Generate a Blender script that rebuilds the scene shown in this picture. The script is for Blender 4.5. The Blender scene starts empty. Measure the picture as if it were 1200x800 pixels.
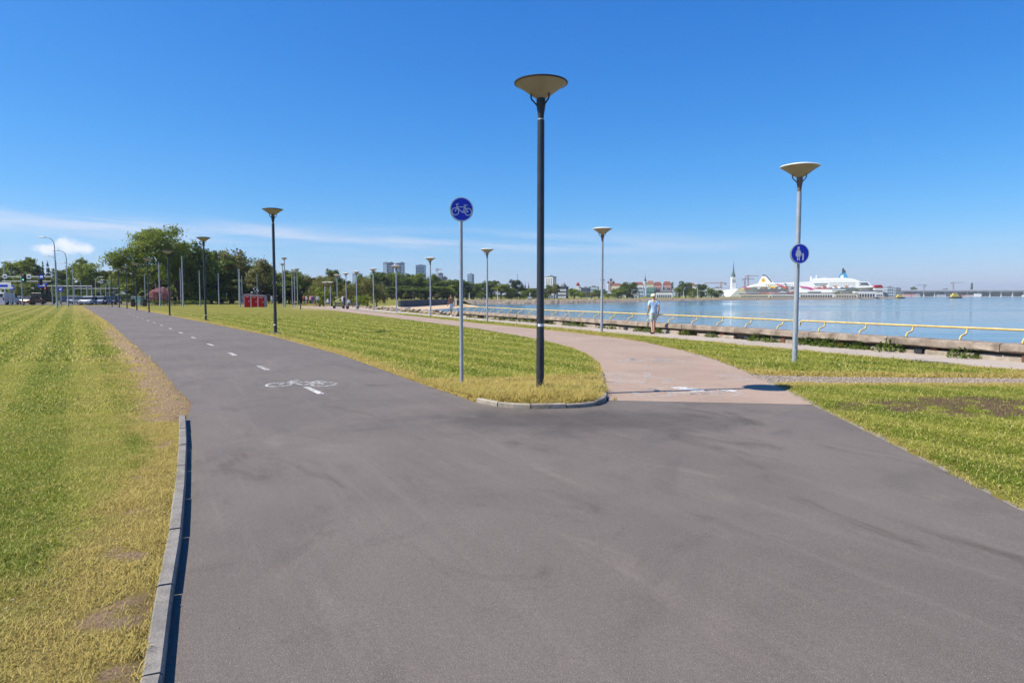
import bpy, bmesh, math, random
import numpy as np
from mathutils import Vector, Matrix
R = math.radians
random.seed(7)
rng = np.random.default_rng(11)
sc = bpy.context.scene
COL = sc.collection

# ------------------------------------------------------------------ camera
CAM_H, FPX, HORIZON = 1.70, 800.0, 346.0      # eye height, focal length and horizon row for a 1200 x 800 frame
PITCH = math.atan((400 - HORIZON) / FPX)
cd = bpy.data.cameras.new('camera'); cd.lens = 24; cd.sensor_width = 36; cd.clip_start = .05; cd.clip_end = 20000
cam = bpy.data.objects.new('camera', cd); COL.objects.link(cam)
cam.location = (0, 0, CAM_H); cam.rotation_euler = (R(90) - PITCH, 0, 0)
sc.camera = cam

# ------------------------------------------------------------------ sky and sun
SUN_EL, SUN_DIR = R(50), Vector((-.975, -.222))
w = bpy.data.worlds.new('World'); sc.world = w; w.use_nodes = True
nt = w.node_tree; nt.nodes.clear()
N = nt.nodes.new
def link(a, b, tree=None): (tree or nt).links.new(a, b)
def math_node(tree, op, a, b=None, clamp=False):
    n = tree.nodes.new('ShaderNodeMath'); n.operation = op; n.use_clamp = clamp
    for i, v in enumerate((a, b)):
        if v is None: continue
        if hasattr(v, 'is_linked'): tree.links.new(v, n.inputs[i])
        else: n.inputs[i].default_value = v
    return n.outputs[0]
sky = N('ShaderNodeTexSky'); sky.sky_type = 'NISHITA'; sky.sun_disc = False
sky.sun_elevation = SUN_EL; sky.sun_rotation = math.atan2(SUN_DIR.x, SUN_DIR.y)
sky.altitude = 0; sky.air_density = 1.0; sky.dust_density = .25; sky.ozone_density = 3.0
hsv = N('ShaderNodeHueSaturation'); hsv.inputs['Saturation'].default_value = 1.04; hsv.inputs['Value'].default_value = 1.0
hsv.inputs['Hue'].default_value = .497
link(sky.outputs[0], hsv.inputs['Color'])
blue = N('ShaderNodeMixRGB'); blue.blend_type = 'MULTIPLY'; blue.inputs[0].default_value = 1; link(hsv.outputs[0], blue.inputs[1]); blue.inputs[2].default_value = (.0773, .0953, .147, 1)
spl = N('ShaderNodeSeparateColor'); link(blue.outputs[0], spl.inputs[0]); back = N('ShaderNodeCombineColor')        # deeper blue overhead, pale at the horizon
for i_, (pw, gn) in enumerate(((1.80, 11.4), (1.03, 6.9), (.66, 6.6))): link(math_node(nt, 'MULTIPLY', math_node(nt, 'POWER', spl.outputs[i_], pw), gn), back.inputs[i_])
tc = N('ShaderNodeTexCoord'); sep = N('ShaderNodeSeparateXYZ'); link(tc.outputs['Generated'], sep.inputs[0])
az = math_node(nt, 'ARCTAN2', sep.outputs[0], sep.outputs[1]); el = math_node(nt, 'ARCSINE', sep.outputs[2])
def cloud_noise(sa, se, scale, detail, lo, hi, skew=0.0, off=0.0):
    cx = N('ShaderNodeCombineXYZ')
    link(math_node(nt, 'MULTIPLY', az, sa), cx.inputs[0])
    link(math_node(nt, 'ADD', math_node(nt, 'MULTIPLY', el, se), math_node(nt, 'MULTIPLY', az, skew)), cx.inputs[1])
    cx.inputs[2].default_value = off
    n = N('ShaderNodeTexNoise'); n.inputs['Scale'].default_value = scale; n.inputs['Detail'].default_value = detail
    n.inputs['Roughness'].default_value = .62
    link(cx.outputs[0], n.inputs['Vector'])
    m = N('ShaderNodeMapRange'); m.interpolation_type = 'SMOOTHSTEP'; link(n.outputs[0], m.inputs[0])
    m.inputs[1].default_value = lo; m.inputs[2].default_value = hi
    return m.outputs[0]
def bump_range(v, c, wd):          # 1 at c falling to 0 at c +- wd
    d = math_node(nt, 'ABSOLUTE', math_node(nt, 'SUBTRACT', v, c))
    m = N('ShaderNodeMapRange'); m.interpolation_type = 'SMOOTHSTEP'; link(d, m.inputs[0])
    m.inputs[1].default_value = 0; m.inputs[2].default_value = wd; m.inputs[3].default_value = 1; m.inputs[4].default_value = 0
    return m.outputs[0]
# thin cirrus streaks low over the horizon
el_t = math_node(nt, 'ADD', el, math_node(nt, 'MULTIPLY', az, .018))     # the streaks sink towards the right
band = math_node(nt, 'MAXIMUM', bump_range(el_t, .076, .026), math_node(nt, 'MULTIPLY', bump_range(el_t, .060, .055), .22))
cir = math_node(nt, 'MULTIPLY', cloud_noise(1.6, 22, 2.4, 6, .30, .66, skew=1.1, off=3.1), band)
cfade = N('ShaderNodeMapRange'); cfade.interpolation_type = 'SMOOTHSTEP'; link(az, cfade.inputs[0])        # the cirrus thins out towards the sea
for i_, v_ in enumerate((-.1, .55, 1, .1)): cfade.inputs[i_ + 1].default_value = v_
# broken low cumulus
cum = math_node(nt, 'MULTIPLY', cloud_noise(9, 17, 2.2, 6, .60, .68, off=8.35), bump_range(el, .05, .03))
def puff(caz, cel, ra, re):
    a = math_node(nt, 'DIVIDE', math_node(nt, 'SUBTRACT', az, caz), ra); e = math_node(nt, 'DIVIDE', math_node(nt, 'SUBTRACT', el, cel), re)
    d = math_node(nt, 'SQRT', math_node(nt, 'ADD', math_node(nt, 'MULTIPLY', a, a), math_node(nt, 'MULTIPLY', e, e)))
    return math_node(nt, 'SUBTRACT', 1.0, d)
pf = math_node(nt, 'MAXIMUM', puff(-.576, .0605, .016, .011), puff(-.563, .0575, .018, .008))
pf = math_node(nt, 'MAXIMUM', pf, puff(-.594, .0550, .016, .007))
cxp = N('ShaderNodeCombineXYZ'); link(az, cxp.inputs[0]); link(el, cxp.inputs[1])
pn = N('ShaderNodeTexNoise'); pn.inputs['Scale'].default_value = 95; pn.inputs['Detail'].default_value = 5; link(cxp.outputs[0], pn.inputs['Vector'])
pv = math_node(nt, 'ADD', pf, math_node(nt, 'MULTIPLY', math_node(nt, 'SUBTRACT', pn.outputs[0], .5), 1.5))
pm = N('ShaderNodeMapRange'); pm.interpolation_type = 'SMOOTHSTEP'; link(pv, pm.inputs[0]); pm.inputs[1].default_value = -.15; pm.inputs[2].default_value = .75
mix1 = N('ShaderNodeMixRGB'); link(math_node(nt, 'MULTIPLY', math_node(nt, 'MULTIPLY', cir, cfade.outputs[0]), .62, True), mix1.inputs[0]); link(back.outputs[0], mix1.inputs[1])
mix1.inputs[2].default_value = (5.4, 5.5, 6.3, 1)
mix2 = N('ShaderNodeMixRGB'); link(math_node(nt, 'MULTIPLY', math_node(nt, 'MAXIMUM', pm.outputs[0], math_node(nt, 'MULTIPLY', cum, .0)), .72, True), mix2.inputs[0])
link(mix1.outputs[0], mix2.inputs[1]); mix2.inputs[2].default_value = (7.6, 7.4, 7.9, 1)
bg = N('ShaderNodeBackground'); bg.inputs['Strength'].default_value = .085
out = N('ShaderNodeOutputWorld'); link(mix2.outputs[0], bg.inputs[0]); link(bg.outputs[0], out.inputs[0])

ld = bpy.data.lights.new('sun', 'SUN'); ld.energy = 4.4; ld.angle = R(.53); ld.color = (1, .935, .82)
lo = bpy.data.objects.new('sun', ld); COL.objects.link(lo)
sd_ = SUN_DIR.normalized()
lo.rotation_euler = Vector((sd_.x * math.cos(SUN_EL), sd_.y * math.cos(SUN_EL), math.sin(SUN_EL))).to_track_quat('Z', 'Y').to_euler()
lo.location = (-20, -10, 30)
sc.view_settings.view_transform = 'Standard'; sc.view_settings.look = 'None'
sc.view_settings.exposure = .85; sc.view_settings.gamma = 1; sc.view_settings.use_curve_mapping = False
sc.cycles.max_bounces = 6; sc.cycles.diffuse_bounces = 2; sc.cycles.glossy_bounces = 3; sc.cycles.transparent_max_bounces = 8
sc.cycles.use_denoising = True; sc.cycles.caustics_reflective = False; sc.cycles.caustics_refractive = False

# ------------------------------------------------------------------ layout helpers
_cs, _sn = math.cos(PITCH), math.sin(PITCH)
def ray(u, v):
    a, b = (u - 600) / FPX, -(v - 400) / FPX
    return Vector((a, _cs + _sn * b, -_sn + _cs * b))
def at(u, v, z=0.0):                 # the point of the level z that a sight line meets
    d = ray(u, v); t = (z - CAM_H) / d.z
    return Vector((d.x * t, d.y * t, z))
def atY(u, v, Y):                    # the point at Y metres out along a sight line
    d = ray(u, v); t = Y / d.y
    return Vector((d.x * t, Y, CAM_H + d.z * t))

# ------------------------------------------------------------------ materials
MATS = {}
def mat(name, col, rough=.6, var=.12, scale=6.0, metal=0.0, bump=0.0, bscale=40.0, col2=None, spec=.5, trans=None):
    if name in MATS: return MATS[name]
    m = bpy.data.materials.new(name); m.use_nodes = True; t = m.node_tree; p = t.nodes['Principled BSDF']
    tcn = t.nodes.new('ShaderNodeTexCoord'); n = t.nodes.new('ShaderNodeTexNoise')
    n.inputs['Scale'].default_value = scale; n.inputs['Detail'].default_value = 6; n.inputs['Roughness'].default_value = .65
    t.links.new(tcn.outputs['Object'], n.inputs['Vector'])
    r = t.nodes.new('ShaderNodeValToRGB'); c2 = col2 or tuple(min(1, c * (1 + var)) for c in col)
    r.color_ramp.elements[0].position = .3; r.color_ramp.elements[1].position = .7
    r.color_ramp.elements[0].color = (*[c * (1 - var) for c in col], 1); r.color_ramp.elements[1].color = (*c2, 1)
    t.links.new(n.outputs[0], r.inputs[0]); t.links.new(r.outputs[0], p.inputs['Base Color'])
    p.inputs['Roughness'].default_value = rough; p.inputs['Metallic'].default_value = metal
    p.inputs['Specular IOR Level'].default_value = spec
    if bump:
        n2 = t.nodes.new('ShaderNodeTexNoise'); n2.inputs['Scale'].default_value = bscale; n2.inputs['Detail'].default_value = 5
        t.links.new(tcn.outputs['Object'], n2.inputs['Vector'])
        b = t.nodes.new('ShaderNodeBump'); b.inputs['Strength'].default_value = bump; b.inputs['Distance'].default_value = .02
        t.links.new(n2.outputs[0], b.inputs['Height']); t.links.new(b.outputs[0], p.inputs['Normal'])
    MATS[name] = m
    return m

def nodes_for(name):
    m = bpy.data.materials.new(name); m.use_nodes = True; MATS[name] = m
    return m, m.node_tree, m.node_tree.nodes['Principled BSDF']
def noise_tex(t, vec, scale, detail=5, rough=.6, dist=0.0):
    n = t.nodes.new('ShaderNodeTexNoise'); n.inputs['Scale'].default_value = scale
    n.inputs['Detail'].default_value = detail; n.inputs['Roughness'].default_value = rough; n.inputs['Distortion'].default_value = dist
    t.links.new(vec, n.inputs['Vector']); return n.outputs[0]
def ramp(t, fac, stops):
    r = t.nodes.new('ShaderNodeValToRGB'); e = r.color_ramp.elements
    while len(e) < len(stops): e.new(.5)
    for i, (p, c) in enumerate(stops):
        e[i].position = p; e[i].color = (*c, 1) if len(c) == 3 else c
    t.links.new(fac, r.inputs[0]); return r.outputs[0]
def mixc(t, f, a, b, mode='MIX'):
    n = t.nodes.new('ShaderNodeMixRGB'); n.blend_type = mode
    for i, v in enumerate((f, a, b)):
        if hasattr(v, 'is_linked'): t.links.new(v, n.inputs[i])
        elif i == 0: n.inputs[0].default_value = v
        else: n.inputs[i].default_value = (*v, 1) if len(v) == 3 else v
    return n.outputs[0]
def rng_map(t, v, a, b, c=0.0, d=1.0, smooth=True):
    m = t.nodes.new('ShaderNodeMapRange'); m.interpolation_type = 'SMOOTHSTEP' if smooth else 'LINEAR'
    t.links.new(v, m.inputs[0])
    for i, x in enumerate((a, b, c, d)): m.inputs[i + 1].default_value = x
    return m.outputs[0]
def add_bump(t, p, height, strength, distance):
    b = t.nodes.new('ShaderNodeBump'); b.inputs['Strength'].default_value = strength; b.inputs['Distance'].default_value = distance
    t.links.new(height, b.inputs['Height']); t.links.new(b.outputs[0], p.inputs['Normal'])
def pos(t): return t.nodes.new('ShaderNodeNewGeometry').outputs['Position']
def attr(t, name):
    a = t.nodes.new('ShaderNodeAttribute'); a.attribute_name = name; return a.outputs['Fac']
def mapped(t, vec, scale=(1, 1, 1), rotz=0.0):
    m = t.nodes.new('ShaderNodeMapping'); m.inputs['Rotation'].default_value = (0, 0, rotz)        # turn first, then stretch
    t.links.new(vec, m.inputs[0]); k = t.nodes.new('ShaderNodeMapping'); k.inputs['Scale'].default_value = scale
    t.links.new(m.outputs[0], k.inputs[0]); return k.outputs[0]

# grass and soil
GREEN_A, GREEN_B, STRAW, SOIL = (.078, .120, .006), (.165, .180, .014), (.39, .285, .105), (.34, .240, .155)
def grass_colour(t, tint=None):
    P = pos(t)
    big = noise_tex(t, P, .55, 4); fine = noise_tex(t, P, 9, 6, .7)
    g = mixc(t, rng_map(t, big, .35, .66), GREEN_A, GREEN_B)
    sep_ = t.nodes.new('ShaderNodeSeparateXYZ'); t.links.new(P, sep_.inputs[0])
    # mowing swaths along the path; blade-lean light and shade put in as colour
    s = math_node(t, 'ADD', math_node(t, 'MULTIPLY', sep_.outputs[0], .842), math_node(t, 'MULTIPLY', sep_.outputs[1], .539))
    s = math_node(t, 'ADD', s, math_node(t, 'MULTIPLY', noise_tex(t, P, .5, 3), .35))
    st = math_node(t, 'SINE', math_node(t, 'MULTIPLY', s, 4.9))
    g = mixc(t, rng_map(t, st, -.2, .6, 0, .68), g, (.34, .30, .075))
    g = mixc(t, rng_map(t, fine, .35, .7, .0, .40), g, (.29, .275, .05))
    d = math_node(t, 'ADD', attr(t, 'dry'), math_node(t, 'MULTIPLY', math_node(t, 'SUBTRACT', noise_tex(t, P, 3.1, 6, .7), .5), .75))
    g = mixc(t, rng_map(t, d, .22, .62), g, STRAW)
    return g, P
m, t, p = nodes_for('lawn')
g, P = grass_colour(t)
soiln = noise_tex(t, P, 5.0, 7, .75)
so = math_node(t, 'ADD', attr(t, 'soil'), math_node(t, 'MULTIPLY', math_node(t, 'SUBTRACT', soiln, .5), .9))
soilc = ramp(t, noise_tex(t, P, 38, 5, .8), [(.3, (.23, .155, .095)), (.55, SOIL), (.72, (.46, .35, .24))])
sx = t.nodes.new('ShaderNodeSeparateXYZ'); t.links.new(P, sx.inputs[0])          # the seaside patch is darker loam
soilc = mixc(t, rng_map(t, sx.outputs[0], 2.5, 4.5), soilc, ramp(t, noise_tex(t, P, 22, 5, .8), [(.3, (.075, .045, .028)), (.7, (.20, .135, .085))]))
g = mixc(t, .45, g, mixc(t, rng_map(t, noise_tex(t, P, 60, 4, .8), .3, .7), (.05, .06, .01), (.30, .26, .07)))
g = mixc(t, rng_map(t, so, .35, .62), g, soilc)
g = mixc(t, 1.0, g, (.90, .88, .85), 'MULTIPLY')
sandc = ramp(t, noise_tex(t, P, .8, 6, .7), [(.3, (.40, .29, .18)), (.7, (.58, .45, .30))])
g = mixc(t, attr(t, 'sand'), g, sandc)
t.links.new(g, p.inputs['Base Color']); p.inputs['Roughness'].default_value = .95; p.inputs['Specular IOR Level'].default_value = .1
add_bump(t, p, noise_tex(t, P, 45, 6, .8), 1.0, .03)

m, t, p = nodes_for('grass_blade')
g, P = grass_colour(t)
tint = attr(t, 'tint')
g = mixc(t, math_node(t, 'MULTIPLY', rng_map(t, tint, 0, 1, .0, .85, False), rng_map(t, attr(t, 'dry'), .3, .7, 1, .35)), g, mixc(t, rng_map(t, tint, .70, .86), (.085, .135, .006), (.52, .43, .18)))
g = mixc(t, 1.0, g, (1.22, 1.30, 1.1), 'MULTIPLY')
va = t.nodes.new('ShaderNodeVectorMath'); va.operation = 'MULTIPLY_ADD'; va.inputs[1].default_value = (.45, .45, .2); va.inputs[2].default_value = (0, 0, .8)
t.links.new(t.nodes.new('ShaderNodeNewGeometry').outputs['Normal'], va.inputs[0]); vn = t.nodes.new('ShaderNodeVectorMath'); vn.operation = 'NORMALIZE'
t.links.new(va.outputs[0], vn.inputs[0]); t.links.new(vn.outputs[0], p.inputs['Normal'])
t.links.new(g, p.inputs['Base Color']); p.inputs['Roughness'].default_value = .65; p.inputs['Specular IOR Level'].default_value = .25
tr = t.nodes.new('ShaderNodeBsdfTranslucent'); t.links.new(g, tr.inputs[0]); ms = t.nodes.new('ShaderNodeMixShader'); ms.inputs[0].default_value = .35
t.links.new(p.outputs[0], ms.inputs[1]); t.links.new(tr.outputs[0], ms.inputs[2]); t.links.new(ms.outputs[0], t.nodes['Material Output'].inputs[0])

# asphalt
def asphalt(name, dark, mid, light, speck, grain=190, stain=.35):
    m, t, p = nodes_for(name); P = pos(t)
    big = noise_tex(t, P, .42, 6, .62, .6)
    c = mixc(t, rng_map(t, big, .3, .7), dark, mid)
    streak = noise_tex(t, mapped(t, P, (1.8, .30, 1), R(-30)), 1.3, 5, .65)
    c = mixc(t, rng_map(t, streak, .5, .75, 0, stain), c, light)
    patch = noise_tex(t, mapped(t, P, (1, .55, 1), R(20)), .85, 5, .7, 1.2)
    c = mixc(t, rng_map(t, patch, .52, .68, 0, stain * 1.3), c, tuple(x * .62 for x in dark))
    track = noise_tex(t, mapped(t, P, (6.5, .22, 1), R(-27)), 1.1, 6, .7)
    c = mixc(t, rng_map(t, track, .50, .70, 0, stain * .9), c, light)
    gr = noise_tex(t, P, grain, 3, .9)
    c = mixc(t, rng_map(t, gr, .50, .64, 0, .85), c, speck)
    c = mixc(t, rng_map(t, gr, .47, .34, 0, .85), c, tuple(x * .35 for x in dark))
    mid_n = noise_tex(t, P, 34, 4, .8)
    c = mixc(t, rng_map(t, mid_n, .35, .7, 0, .35), c, tuple(x * .62 for x in dark))
    vor = t.nodes.new('ShaderNodeTexVoronoi'); vor.inputs['Scale'].default_value = 75; t.links.new(P, vor.inputs['Vector'])
    chip = rng_map(t, vor.outputs['Distance'], .26, .10)
    sv = t.nodes.new('ShaderNodeSeparateXYZ'); t.links.new(vor.outputs['Color'], sv.inputs[0])
    c = mixc(t, math_node(t, 'MULTIPLY', chip, rng_map(t, sv.outputs[0], .62, .9, 0, .7)), c, speck)
    if name == 'asphalt':          # dark trodden stain in front of the island tip, and smaller oily ones
        vm = t.nodes.new('ShaderNodeVectorMath'); vm.operation = 'MULTIPLY_ADD'; vm.inputs[1].default_value = (.25, .60, 1); vm.inputs[2].default_value = (-.14, -5.55, 0); t.links.new(P, vm.inputs[0])
        ln = t.nodes.new('ShaderNodeVectorMath'); ln.operation = 'LENGTH'; t.links.new(vm.outputs[0], ln.inputs[0])
        dist = math_node(t, 'ADD', ln.outputs['Value'], math_node(t, 'MULTIPLY', noise_tex(t, P, 1.1, 6, .7, .8), 1.3))
        c = mixc(t, rng_map(t, dist, 1.45, .75, 0, 1), c, mixc(t, 1.0, c, (.60, .585, .57), 'MULTIPLY'))
        oil = noise_tex(t, mapped(t, P, (1.3, .5, 1), R(-30)), .9, 6, .72, 1.0)
        c = mixc(t, rng_map(t, oil, .55, .70, 0, 1), c, mixc(t, 1.0, c, (.72, .69, .66), 'MULTIPLY'))
        c = mixc(t, rng_map(t, oil, .44, .30, 0, 1), c, mixc(t, 1.0, c, (1.16, 1.14, 1.12), 'MULTIPLY'))
    t.links.new(c, p.inputs['Base Color']); p.inputs['Roughness'].default_value = .82; p.inputs['Specular IOR Level'].default_value = .35
    hb = math_node(t, 'ADD', gr, math_node(t, 'MULTIPLY', vor.outputs['Distance'], 1.2))
    add_bump(t, p, hb, .35, .004)
    return m
asphalt('asphalt', (.094, .078, .066), (.132, .111, .094), (.178, .152, .130), (.33, .288, .250))
asphalt('pink_asphalt', (.275, .190, .138), (.355, .255, .188), (.42, .32, .245), (.55, .44, .35), 110)
asphalt('promenade_concrete', (.33, .275, .225), (.42, .355, .295), (.50, .44, .37), (.6, .54, .47), 90)
asphalt('gravel_bed', (.20, .15, .11), (.28, .215, .16), (.35, .285, .225), (.45, .38, .31), 60)

# worn road paint: paint that has flaked off in places
def paint(name, lo, hi, scale=14):
    m, t, p = nodes_for(name); P = pos(t)
    p.inputs['Base Color'].default_value = (.60, .585, .56, 1); p.inputs['Roughness'].default_value = .7
    n = math_node(t, 'ADD', math_node(t, 'MULTIPLY', noise_tex(t, P, scale, 6, .8), .75), math_node(t, 'MULTIPLY', noise_tex(t, P, 2.2, 3), .25))
    a = rng_map(t, n, lo, hi)
    t.links.new(a, p.inputs['Alpha'])
    return m
paint('road_paint', .43, .58); paint('worn_paint', .43, .54, 9); paint('faint_paint', .46, .74)

# sea
m, t, p = nodes_for('sea_water'); P = pos(t)
p.inputs['Base Color'].default_value = (.060, .125, .160, 1); p.inputs['Roughness'].default_value = .06; p.inputs['IOR'].default_value = 1.33
wv = noise_tex(t, mapped(t, P, (.25, 1.0, 1), R(-12)), .55, 5, .62, .4)
wv2 = noise_tex(t, mapped(t, P, (.05, .20, 1), R(-6)), .35, 4, .6)
cl = noise_tex(t, mapped(t, P, (.004, .02, 1), R(-4)), 1.0, 4, .6)
t.links.new(rng_map(t, cl, .35, .65, .04, .17), p.inputs['Roughness'])
add_bump(t, p, math_node(t, 'ADD', wv, math_node(t, 'MULTIPLY', wv2, 3.0)), .28, .20)

mat('kerb_concrete', (.15, .132, .115), .85, .3, 5, bump=.35, bscale=60, col2=(.25, .228, .20))
mat('edging_concrete', (.17, .145, .12), .9, .35, 4, bump=.35, bscale=60, col2=(.27, .24, .205))
mat('island_concrete', (.25, .215, .17), .9, .35, 4, bump=.35, bscale=60, col2=(.38, .335, .275))
mat('embankment_rock', (.17, .125, .085), .9, .4, 1.2, bump=.5, bscale=6, col2=(.32, .255, .185))
mat('spire_green', (.05, .10, .09), .6, .2, .5)
mat('wall_coping', (.19, .14, .10), .9, .5, 2.2, bump=.7, bscale=14, col2=(.35, .285, .225))
mat('wall_foot', (.25, .205, .155), .9, .4, 2.2, bump=.6, bscale=10, col2=(.42, .36, .29))
mat('wall_gap_shade', (.10, .085, .07), .95, .3, 3)  # shade of the recess under the coping, put into the core's colour
mat('rust', (.13, .055, .028), .9, .45, 12)
mat('yellow_paint', (.50, .35, .10), .6, .25, 7, col2=(.62, .48, .20), bump=.15)
mat('pole_black', (.022, .024, .030), .42, .2, 5, col2=(.034, .036, .043))
mat('pole_grey', (.36, .39, .42), .45, .15, 5, metal=.35)
mat('steel_grey', (.33, .35, .37), .5, .15, 3, metal=.3)
mat('fitting_dark', (.020, .020, .024), .5, .2)
mat('fitting_brown', (.16, .11, .09), .6, .2)
mat('sign_blue', (.004, .028, .56), .4, .06)
mat('sign_white', (.72, .73, .75), .4, .05)
mat('sign_back', (.13, .14, .15), .5, .1)
mat('white_paint', (.74, .74, .74), .45, .06)
mat('rubber', (.018, .018, .019), .85, .15)
mat('glass_dark', (.02, .025, .03), .12, .1)
mat('red_door', (.28, .004, .008), .8, .1, spec=.15)
mat('cabin_grey', (.36, .26, .27), .55, .1)
mat('bark', (.075, .052, .036), .9, .35, 9, bump=.5, bscale=12)
mat('rock', (.24, .180, .125), .9, .4, 1.6, bump=.5, bscale=8, col2=(.40, .325, .25))
mat('pebble', (.26, .205, .155), .9, .35, 30, col2=(.42, .355, .29))

m, t, p = nodes_for('lamp_plastic')
lc = ramp(t, noise_tex(t, t.nodes.new('ShaderNodeTexCoord').outputs['Object'], 5, 4), [(.3, (.60, .51, .38)), (.7, (.68, .59, .46))])
t.links.new(lc, p.inputs['Base Color']); p.inputs['Roughness'].default_value = .3
tr = t.nodes.new('ShaderNodeBsdfTranslucent'); t.links.new(lc, tr.inputs[0]); ms = t.nodes.new('ShaderNodeMixShader'); ms.inputs[0].default_value = .45
t.links.new(p.outputs[0], ms.inputs[1]); t.links.new(tr.outputs[0], ms.inputs[2]); t.links.new(ms.outputs[0], t.nodes['Material Output'].inputs[0])

def leaf_mat(name, a, b, tl=.38):
    m, t, p = nodes_for(name)
    tcn = t.nodes.new('ShaderNodeTexCoord').outputs['Object']
    n1 = noise_tex(t, tcn, .55, 4); v = attr(t, 'tint')
    f = math_node(t, 'ADD', math_node(t, 'MULTIPLY', rng_map(t, n1, .3, .7), .5), math_node(t, 'MULTIPLY', v, .5))
    c = mixc(t, f, a, b)
    t.links.new(c, p.inputs['Base Color']); p.inputs['Roughness'].default_value = .6; p.inputs['Specular IOR Level'].default_value = .25
    tr = t.nodes.new('ShaderNodeBsdfTranslucent'); t.links.new(c, tr.inputs[0]); ms = t.nodes.new('ShaderNodeMixShader'); ms.inputs[0].default_value = tl
    t.links.new(p.outputs[0], ms.inputs[1]); t.links.new(tr.outputs[0], ms.inputs[2]); t.links.new(ms.outputs[0], t.nodes['Material Output'].inputs[0])
leaf_mat('leaf_mid', (.090, .135, .010), (.250, .300, .028))
leaf_mat('leaf_dark', (.050, .088, .010), (.145, .200, .022))
leaf_mat('leaf_yellow', (.11, .15, .010), (.27, .30, .028))
leaf_mat('leaf_olive', (.11, .11, .026), (.26, .25, .07))
leaf_mat('leaf_conifer', (.026, .050, .014), (.070, .105, .030))
leaf_mat('leaf_bluegreen', (.035, .055, .030), (.085, .115, .065))
leaf_mat('blossom_pink', (.30, .12, .14), (.55, .30, .32))
leaf_mat('leaf_weed', (.055, .10, .012), (.15, .20, .03))

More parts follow.
